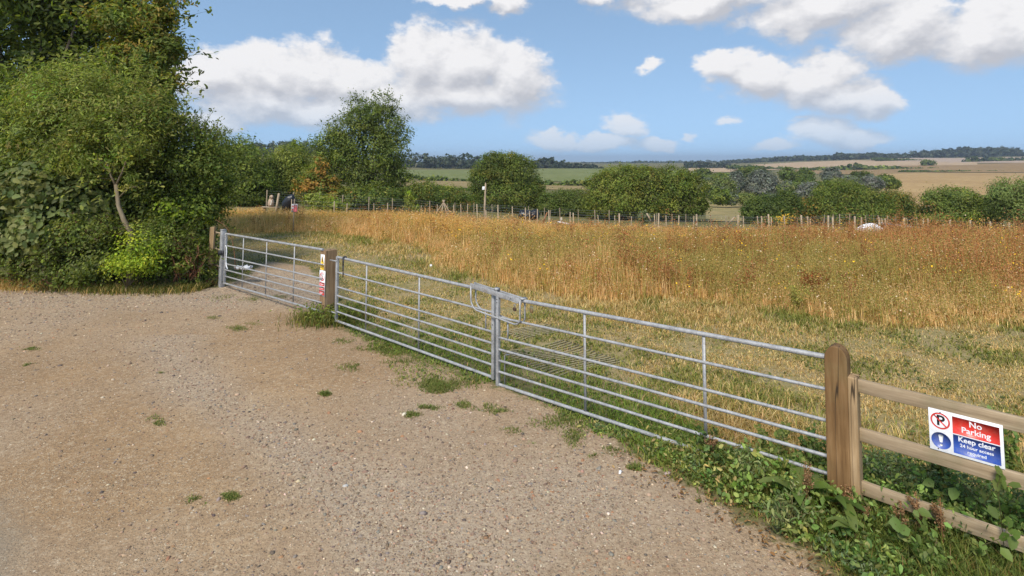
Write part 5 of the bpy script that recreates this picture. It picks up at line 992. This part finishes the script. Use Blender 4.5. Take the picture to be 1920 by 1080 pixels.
def build_yard_tufts():
    rng = np.random.default_rng(63); mb = MB()
    spots = [(822,725,24,13,900),(738,655,26,11,700),(700,640,10,5,120),(800,768,20,4,160),(770,780,14,4,140),(870,762,14,5,110),(905,765,20,6,90),(935,775,18,5,110),(445,618,16,4,420),(475,611,14,3.5,300),(520,558,16,4,240),(478,563,12,5,160),(400,598,10,2.5,80),(432,936,12,6,240),(290,795,14,8,170),(365,945,14,8,110),(275,740,6,3,40),(60,687,14,3,60),(55,655,14,3,60),(1075,822,16,14,230),(1105,850,16,8,160),(1020,800,26,10,110),(960,812,14,6,70),(660,690,20,6,90),(1190,880,12,6,120),(1150,835,24,14,220),(610,740,8,3,30),(300,700,6,2,30),(420,520,36,7,420),(1000,830,10,5,60),(1240,860,26,10,360),(1060,790,40,10,260),(880,720,30,8,140),(695,575,8,20,260),(430,560,30,6,160),(640,640,20,5,80),(690,655,20,4,120),(760,680,30,6,140)]
    for x, y, rx, ry, n in spots:
        n = max(int(n * 3.0), 320); a = np.sqrt(rng.uniform(0, 1, n)); t = rng.uniform(0, 6.28, n); ex = a ** 1.3 * np.cos(t) * rx * rng.uniform(.8, 1.9, n); ey = a ** 1.3 * np.sin(t) * ry * rng.uniform(.8, 1.9, n)
        G = np.array([gnd(x + p, y + q) for p, q in zip(ex, ey)]); keep = vnoise(G[:, :2], 9, int(x)) > -.25; G = G[keep]; G[:, 2] = terr(G[:, 0], G[:, 1]) + .003; m = len(G)
        blades(mb, G, .032 * rng.uniform(.5, 1.4, m), .008, .8, pal(rng, m, [(.115,.16,.04),(.145,.175,.05),(.09,.125,.035),(.2,.19,.075)], .15), rng)
    # dry grass along the hedge foot
    n = 16000; x = rng.uniform(-13.5, -6.6, n); yb = np.interp(x, [-13.5, -12.2, -10, -8.7, -7.2, -6.4], [13.2, 12.9, 12.35, 11.95, 11.95, 12.25]); y = yb + rng.normal(.15, .22, n) - np.clip(-9.6 - x, 0, 1) * .25
    dry = np.clip((-9.4 - x) / 1.0, 0, 1); c = np.where((rng.uniform(0, 1, n) < .25 + .7 * dry)[:, None], pal(rng, n, STRAW), pal(rng, n, [(.10,.12,.03),(.14,.15,.045),(.075,.09,.025)]))
    blades(mb, np.column_stack([x, y, np.zeros(n)]), rng.uniform(.06, .2, n) * (1 + .5 * dry), .012, .9, c, rng)
    # weeds about the foot of the square post and along the middle gate
    n = 2600; x = rng.normal(-3.15, .30, n); y = rng.normal(9.85, .22, n); blades(mb, np.column_stack([x, y, np.zeros(n)]), rng.uniform(.06, .24, n), .011, .6, pal(rng, n, [(.10,.12,.03),(.16,.16,.05),(.24,.19,.07),(.075,.10,.025)]), rng)
    tag(mb.build('grass_tufts', M['grass']), 'small green tufts growing through the gravel and along its edges', 'grass', kind='stuff')
    rng = np.random.default_rng(64); mb = MB(); n = 900; P = np.column_stack([rng.normal(-3.12, .3, n), rng.normal(9.8, .2, n), rng.uniform(.03, .28, n) ** 1]); leaves(mb, P, rng.normal(size=(n, 3)) + [0, -.4, .8], .05, .5, pal(rng, n, G1 + [(.16,.17,.05)]), rng)
    o = mb.build('weed_clump', M['leaf']); tag(o, 'leafy weed clump at the foot of the square signed post', 'plant')
build_yard_tufts()
VERGE = np.array([(.75, 6.0), (1.2, 5.6), (1.48, 5.22), (1.75, 4.8), (2.12, 4.2), (2.4, 3.66), (2.75, 2.7), (4.6, 2.0), (5.2, 3.2), (4.1, 4.5), (3.3, 5.2), (2.75, 5.0), (2.2, 5.15), (1.5, 5.75)])
def build_verge():
    rng = np.random.default_rng(65); mb = MB(); g = MB(); P = scatter(5200, .6, 5.2, 2.0, 6.1, rng); s = sdist(P, VERGE); P = P[s > 0]; s = s[s > 0]
    fl = (P[:, 0] - fA[0]) * fn[0] + (P[:, 1] - fA[1]) * fn[1]       # >0 on the yard side of the fence
    n = len(P); rise = np.clip(s / .55, 0.12, 1); nz = vnoise(P, 1.8, 90); n2 = vnoise(P, 3.5, 91)
    h = (.08 + .22 * rise) * (1 + .35 * nz + .45 * vnoise(P, 3.2, 95)) * rng.uniform(.7, 1.25, n) * np.where(fl < -.05, 1.4, 1) * np.clip((P[:, 0] - .55) / 1.5, .25, 1) * np.where((fl > 0) & (fl < .75) & (P[:, 0] > 2.55), .55, 1) * (1 + .45 * np.exp(-((P[:, 0] - 2.2) / .4) ** 2 - ((P[:, 1] - 4.75) / .35) ** 2)); tw = np.clip((2.25 - P[:, 0]) / .9, 0, 1); h *= 1 - .15 * tw
    kind = np.where(n2 > .12, 1, np.where(nz > .2, 2, 0)); kind = np.where(rng.uniform(0, 1, n) < .18, 2, kind); kind = np.where((P[:, 0] < 2.1) & (P[:, 1] > 4.85) & (rng.uniform(0, 1, n) < .5), 3, kind)
    for k, (cols, size, asp, nl) in enumerate([([(.060,.095,.022),(.085,.12,.03),(.045,.07,.018),(.15,.19,.05)], .040, .45, 26), ([(.09,.115,.05),(.115,.14,.068),(.065,.09,.038)], .030, .34, 44), ([(.115,.16,.035),(.14,.18,.045),(.09,.13,.03),(.19,.2,.06)], .046, .62, 14), ([(.12,.14,.04),(.2,.2,.06),(.09,.11,.03),(.27,.23,.08)], .042, .42, 18)]):
        i = np.where(kind == k)[0]; ii = np.repeat(i, nl); m = len(ii); t = rng.beta(1.8, 1.1, m); lean = rng.normal(0, .18, (n, 2))[ii]; r = (.07 if k != 1 else .05)
        Q = np.column_stack([P[ii] + lean * (h[ii] * t)[:, None] + rng.normal(0, r, (m, 2)), h[ii] * t + .01]); leaves(mb, Q, rng.normal(size=(m, 3)) * .95 + [-.15, -.3, .8], size * rng.uniform(.6, 1.25, m), asp, np.minimum(pal(rng, m, cols, .26) * 1.95, 1), rng, .5)
        blades(g, np.column_stack([P[i], np.zeros(len(i))]), h[i], .007, .3, pal(rng, len(i), [(.12,.13,.045),(.16,.11,.05)]), rng)
    # grass among it, green and dry
    Q = P[rng.integers(0, n, 26000)] + rng.normal(0, .05, (26000, 2)); hh = np.clip(np.interp(sdist(Q, VERGE), [0, .5], [.08, .34]), .06, .34) * np.clip((Q[:, 0] - .4) / 1.4, .3, 1) * np.where(Q[:, 0] > 2.5, .6, 1) * rng.uniform(.5, 1.4, len(Q))
    blades(g, np.column_stack([Q, np.zeros(len(Q))]), hh, .006, .7, pal(rng, len(Q), [(.12,.16,.035),(.17,.19,.05),(.26,.2,.085),(.085,.12,.03)], .15, [3, 2, 1.3, 2]), rng)
    tag(mb.build('undergrowth', M['leaf']), 'mixed green weeds covering the verge under the rail fence', 'ground cover', kind='stuff'); tag(g.build('verge_grass', M['grass']), 'grass blades and stems among the verge weeds', 'grass', kind='stuff')
    # fallen dry leaves at the gravel edge
    mb = MB(); t = rng.uniform(0, 1, 420); E_ = np.array([(1.1, 5.4), (1.6, 4.7), (2.0, 4.1), (2.3, 3.5), (2.6, 2.8)]); q = np.column_stack([np.interp(t * 4, range(5), E_[:, 0]), np.interp(t * 4, range(5), E_[:, 1])]) + rng.normal(-.02, .10, (420, 2))
    leaves(mb, np.column_stack([q, rng.uniform(.02, .035, 420)]), rng.normal(size=(420, 3)) * .3 + [0, 0, 1], .035, .5, pal(rng, 420, [(.20,.12,.06),(.15,.085,.04),(.28,.20,.11),(.12,.08,.045)]), rng, 0)
    tag(mb.build('leaf_litter', M['dry']), 'fallen brown leaves along the gravel edge of the verge', 'leaf litter', kind='stuff')
build_verge()
def dock(px, py, n, size, label, seed, z=.02, cols=((.14,.20,.04),(.11,.17,.035),(.17,.22,.055))):
    """rosette of big arching leaves on stalks"""
    rng = np.random.default_rng(seed); b = gnd(px, py); R = empty('dock_plant', b, label, 'plant', 'broad leaved docks on the verge')
    for k in range(n):
        a = rng.uniform(0, 6.28) if n > 3 else (3.6 + k * 1.0); L = size * rng.uniform(.75, 1.2); w = L * .33; d = np.array([math.cos(a), math.sin(a), 0]); sdv = np.array([-d[1], d[0], 0]); mb = MB(); V = []; q = []
        up0 = rng.uniform(.5, .95); N_ = 8
        for i in range(N_):
            t = i / (N_ - 1); prof = math.sin(math.pi * min(1, t * .86 + .12)) ** .8 * (1 - .15 * t); p = b + d * (L * t * .85) + np.array([0, 0, z + L * up0 * (t * 1.25 - t * t * .85)]); wav = .06 * w * math.sin(t * 11 + k)
            V += [p - sdv * w * prof * .5 + [0, 0, .16 * w * prof + wav], p, p + sdv * w * prof * .5 + [0, 0, .16 * w * prof - wav]]
            if i: o = (i - 1) * 3; q += [(o, o + 1, o + 4, o + 3), (o + 1, o + 2, o + 5, o + 4)]
        mb.add(V, q, None, pal(rng, 1, cols, .1)[0]); mb.tube([tuple(b), tuple(b + [0, 0, z])], .006, 5, c=(.15, .12, .05)); mb.build('leaf', M['leaf'], R, smooth=True)
dock(1498, 965, 6, .30, 'dock with upright bright leaves left of the round-topped post', 301, .14); dock(1550, 985, 6, .27, 'dock with wide flat leaves in front of the round-topped post', 302, .16); dock(1605, 1040, 4, .26, 'dock with yellow green leaves at the bottom edge of the verge', 303, .15); dock(745, 612, 5, .16, 'small dock in the grass behind the middle gate', 304, .01)
def spike(px, py, h, label, seed):
    """dry brown dock spike with whorls of seeds"""
    rng = np.random.default_rng(seed); b = gnd(px, py); mb = MB(); l = rng.normal(0, .06, 2); mb.tube([tuple(b), tuple(b + [l[0] * h * .5, l[1] * h * .5, h * .5]), tuple(b + [l[0] * h, l[1] * h, h])], [.005, .004, .002], 5, c=(.24, .13, .07))
    arms = [(np.array(b + [l[0] * h, l[1] * h, h]), np.array(b + [0, 0, h * .4]))]
    for k in range(4): o = b + [0, 0, h * rng.uniform(.45, .7)]; a = rng.uniform(0, 6.28); e = o + [math.cos(a) * .07, math.sin(a) * .07, h * .25]; mb.tube([tuple(o), tuple(e)], [.003, .0015], 4, c=(.24, .13, .07)); arms.append((np.array(e), np.array(o)))
    for e, o in arms: t = rng.uniform(0, 1, 130)[:, None]; q = o * (1 - t) + e * t + rng.normal(0, .009, (130, 3)); leaves(mb, q, rng.normal(size=(130, 3)), .013, .7, pal(rng, 130, [(.19,.125,.07),(.26,.185,.115),(.14,.085,.05)]), rng, 0, False)
    tag(mb.build('dock_spike', M['dry']), label, 'seed stalk', 'dry dock spikes on the verge')
spike(1513, 975, .42, 'tall pale seed spike just left of the round-topped post', 311); spike(1583, 985, .30, 'short brown seed spike at the foot of the half post', 312); spike(1728, 1030, .38, 'brown seed spike in front of the lowest fence rail, left one', 313); spike(1770, 1050, .42, 'branched brown seed spike in front of the lowest fence rail, right one', 314); spike(1690, 1040, .36, 'leaning brown seed spike nearest the half post along the lowest rail', 315); spike(1612, 1000, .26, 'stubby brown seed spike right of the short one', 316); spike(1335, 880, .3, 'thin dry spike in the weeds under the nearest gate', 317)
def hogweed():
    rng = np.random.default_rng(320); R = empty('white_flower', gnd(1650, 915), 'flat clusters of small white flowers behind the half post and lowest rail', 'flower')
    for k, (x, y, Y) in enumerate([(1630, 878, 4.95), (1650, 884, 4.9), (1672, 893, 4.85), (1688, 905, 4.75), (1640, 870, 5.0), (1662, 880, 4.95), (1695, 915, 4.7)]):
        c = at(x, y, Y); mb = MB(); n = 150; a = rng.uniform(0, 6.28, n); r = np.sqrt(rng.uniform(0, 1, n)) * rng.uniform(.045, .065); q = np.column_stack([c[0] + r * np.cos(a), c[1] + r * np.sin(a), c[2] + rng.normal(0, .008, n) - r * r * 3])
        leaves(mb, q, rng.normal(size=(n, 3)) * .4 + [0, -.4, 1], .013, .9, pal(rng, n, [(.62,.62,.52),(.5,.52,.38),(.7,.69,.62)], .06), rng, 0, False); mb.tube([(c[0], c[1], .0), tuple(c)], [.005, .004], 5, c=(.14, .17, .06)); mb.build('flower_head', M['leaf'], R)
hogweed()
def climbing(px, py, Y, n, r, label, seed):
    rng = np.random.default_rng(seed); c = at(px, py, Y); mb = MB(); q = c + rng.normal(size=(n, 3)) * r; q[:, 2] = np.maximum(q[:, 2], .05); leaves(mb, q, rng.normal(size=(n, 3)) * .4 + [-.3, -.8, .5], .075, .75, pal(rng, n, [(.14,.20,.045),(.17,.23,.06),(.11,.165,.035)], .12), rng, 1.2)
    pts = [tuple(c + [0, 0, -c[2]])] + [tuple(p) for p in q[np.argsort(q[:, 2])][::3]]; mb.tube(pts, .003, 4, c=(.16, .15, .06)); tag(mb.build('bindweed', M['leaf']), label, 'plant', 'bindweed on the rail fence')
climbing(1878, 895, 3.82, 7, np.array([.05, .03, .03]), 'bindweed leaves over the middle rail at the right edge', 331); climbing(1885, 1000, 3.75, 8, np.array([.05, .03, .07]), 'bindweed hanging over the lowest rail at the right edge', 332); climbing(1715, 985, 3.95, 9, np.array([.08, .04, .05]), 'bindweed leaves in front of the lowest rail below the sign', 333); climbing(1700, 960, 4.6, 22, np.array([.12, .08, .08]), 'bindweed clump behind the lowest rail left of the sign', 334); climbing(1800, 940, 4.3, 26, np.array([.14, .1, .08]), 'dark bindweed clump between the lower rails under the sign', 335)
def thistle(px, py, h, label, seed, cols, stems=7):
    rng = np.random.default_rng(seed); b = gnd(px, py); mb = MB()
    for k in range(stems):
        e = b + np.array([rng.normal(0, .16), rng.normal(0, .16), h * rng.uniform(.7, 1.1)]); mb.tube([tuple(b + rng.normal(0, .03, 3) * [1, 1, 0]), tuple((b + e) / 2 + rng.normal(0, .02, 3)), tuple(e)], [.008, .006, .003], 5, c=cols[0])
        t = rng.uniform(.25, 1, (90, 1)); q = b * (1 - t) + e * t + rng.normal(0, .05, (90, 3)); leaves(mb, q, rng.normal(size=(90, 3)) + [0, 0, .3], .045, .4, pal(rng, 90, cols, .16), rng, .2, False)
    tag(mb.build('dock_stand', M['dry']), label, 'plant', 'standout weeds at the front of the dry stand')
thistle(1520, 562, .55, 'dark red brown dock standing at the front of the weeds above the right gate', 341, [(.17,.055,.025),(.21,.075,.03),(.13,.045,.02)]); thistle(1495, 585, .5, 'greenish yellow plant at the foot of the weeds left of the dark red dock', 342, [(.2,.2,.06),(.26,.25,.07),(.16,.17,.05)]); thistle(1075, 540, .5, 'tall golden grass plant left at the weed front above the latch', 343, [(.3,.2,.06),(.36,.25,.08),(.24,.18,.06)]); thistle(1390, 490, .75, 'dark rusty dock in the middle of the weed stand', 344, [(.2,.08,.03),(.25,.10,.04),(.15,.06,.03)])
def mugwort(px, py, h, label, seed, narrow=.3, cols=((.20, .25, .09), (.26, .30, .12), (.15, .20, .07), (.30, .32, .12))):
    """upright leafy stems from one root"""
    rng = np.random.default_rng(seed); b = gnd(px, py); mb = MB()
    for k in range(9):
        e = b + np.array([rng.normal(0, .10), rng.normal(0, .10), h * rng.uniform(.65, 1.15)]); m_ = (b + e) / 2 + rng.normal(0, .02, 3); mb.tube([tuple(b + rng.normal(0, .025, 3) * [1, 1, 0]), tuple(m_), tuple(e)], [.005, .004, .002], 5, c=(.2, .17, .08))
        n = 46; t = rng.uniform(.12, 1, (n, 1)); q = b * (1 - t) + e * t + rng.normal(0, .028, (n, 3)) * (1.3 - .6 * t); leaves(mb, q, rng.normal(size=(n, 3)) * .8 + [-.1, -.3, .7], .05 * rng.uniform(.6, 1.3, n), narrow, pal(rng, n, cols, .2), rng, .2)
    tag(mb.build('verge_plant', M['leaf']), label, 'plant', 'taller plants on the verge')
mugwort(1325, 868, .30, 'dark leafy plant under the second upright of the nearest gate', 361, .5, ((.10, .15, .035), (.14, .19, .05), (.08, .12, .03)))
mugwort(1405, 925, .34, 'grey green feathery plant at the gravel edge left of the upright dock', 362)
mugwort(1475, 1000, .30, 'grey green feathery plant in front of the docks by the round-topped post', 363)
mugwort(1440, 880, .36, 'yellow green upright plant against the bottom rail left of the round-topped post', 364, .55, ((.24, .27, .07), (.19, .24, .06), (.33, .31, .10)))
mugwort(1535, 905, .42, 'tall leafy plant touching the left side of the round-topped post', 365, .5, ((.15, .2, .05), (.2, .25, .07), (.11, .16, .04)))
mugwort(1655, 1000, .22, 'fresh green plant standing in front of the half post and lowest rail', 366, .45, ((.17, .24, .055), (.22, .29, .08), (.12, .18, .04)))
mugwort(1735, 1070, .20, 'broad green plant at the bottom edge below the sign', 367, .5, ((.17, .24, .055), (.22, .29, .08), (.12, .18, .04)))
mugwort(1850, 1079, .16, 'bushy green plant in the bottom right corner', 368, .42, ((.19, .25, .06), (.25, .3, .09), (.13, .18, .045)))
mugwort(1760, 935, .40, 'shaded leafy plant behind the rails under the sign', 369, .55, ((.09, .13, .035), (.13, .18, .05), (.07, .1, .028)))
mugwort(1880, 900, .55, 'leafy plant behind the middle rail at the right edge', 370, .5, ((.17, .24, .055), (.22, .29, .08), (.12, .18, .04)))
def brushwood():
    rng = np.random.default_rng(350); c = at(1668, 428, 35.6); mb = MB(); n = 900; a = rng.uniform(-1, 1, n); q = np.column_stack([c[0] + a * 1.7, c[1] + rng.normal(0, .5, n), c[2] - .35 + np.abs(rng.normal(0, .28, n)) * (1 - .5 * a ** 2)]); leaves(mb, q, rng.normal(size=(n, 3)), .32, .12, pal(rng, n, [(.28,.12,.05),(.22,.09,.04),(.36,.2,.09)], .15), rng, 0, False)
    tag(mb.build('brushwood_heap', M['rust_brush']), 'heap of rusty dry brushwood behind the white builders bag', 'brushwood')
    a = at(1470, 412, 36.3); mb = MB(); n = 120; q = a + rng.normal(size=(n, 3)) * [.28, .2, .22]; leaves(mb, q, rng.normal(size=(n, 3)), .14, .6, pal(rng, n, [(.46,.34,.05),(.4,.27,.05)], .1), rng, 0, False); tag(mb.build('yellow_plant', M['dry']), 'yellow leafed plant leaning on a pale stake below the dark bush', 'plant')
brushwood()

# ------------------------------------------------------------------ the air over the valley
def haze():
    mb = MB(); mb.box((-8600, -220, -18), (17200, 0, 0), (0, 7800, 0), (0, 0, 90)); m = bpy.data.materials.new('haze_air'); m.use_nodes = True; t = m.node_tree; t.nodes.remove(t.nodes['Principled BSDF'])
    v = N(t, 'ShaderNodeVolumePrincipled'); v.inputs['Color'].default_value = (.62, .70, .82, 1); v.inputs['Density'].default_value = .00022; v.inputs['Anisotropy'].default_value = .2
    t.links.new(v.outputs[0], t.nodes['Material Output'].inputs['Volume']); o = mb.build('haze', m); o['kind'] = 'stuff'
haze()
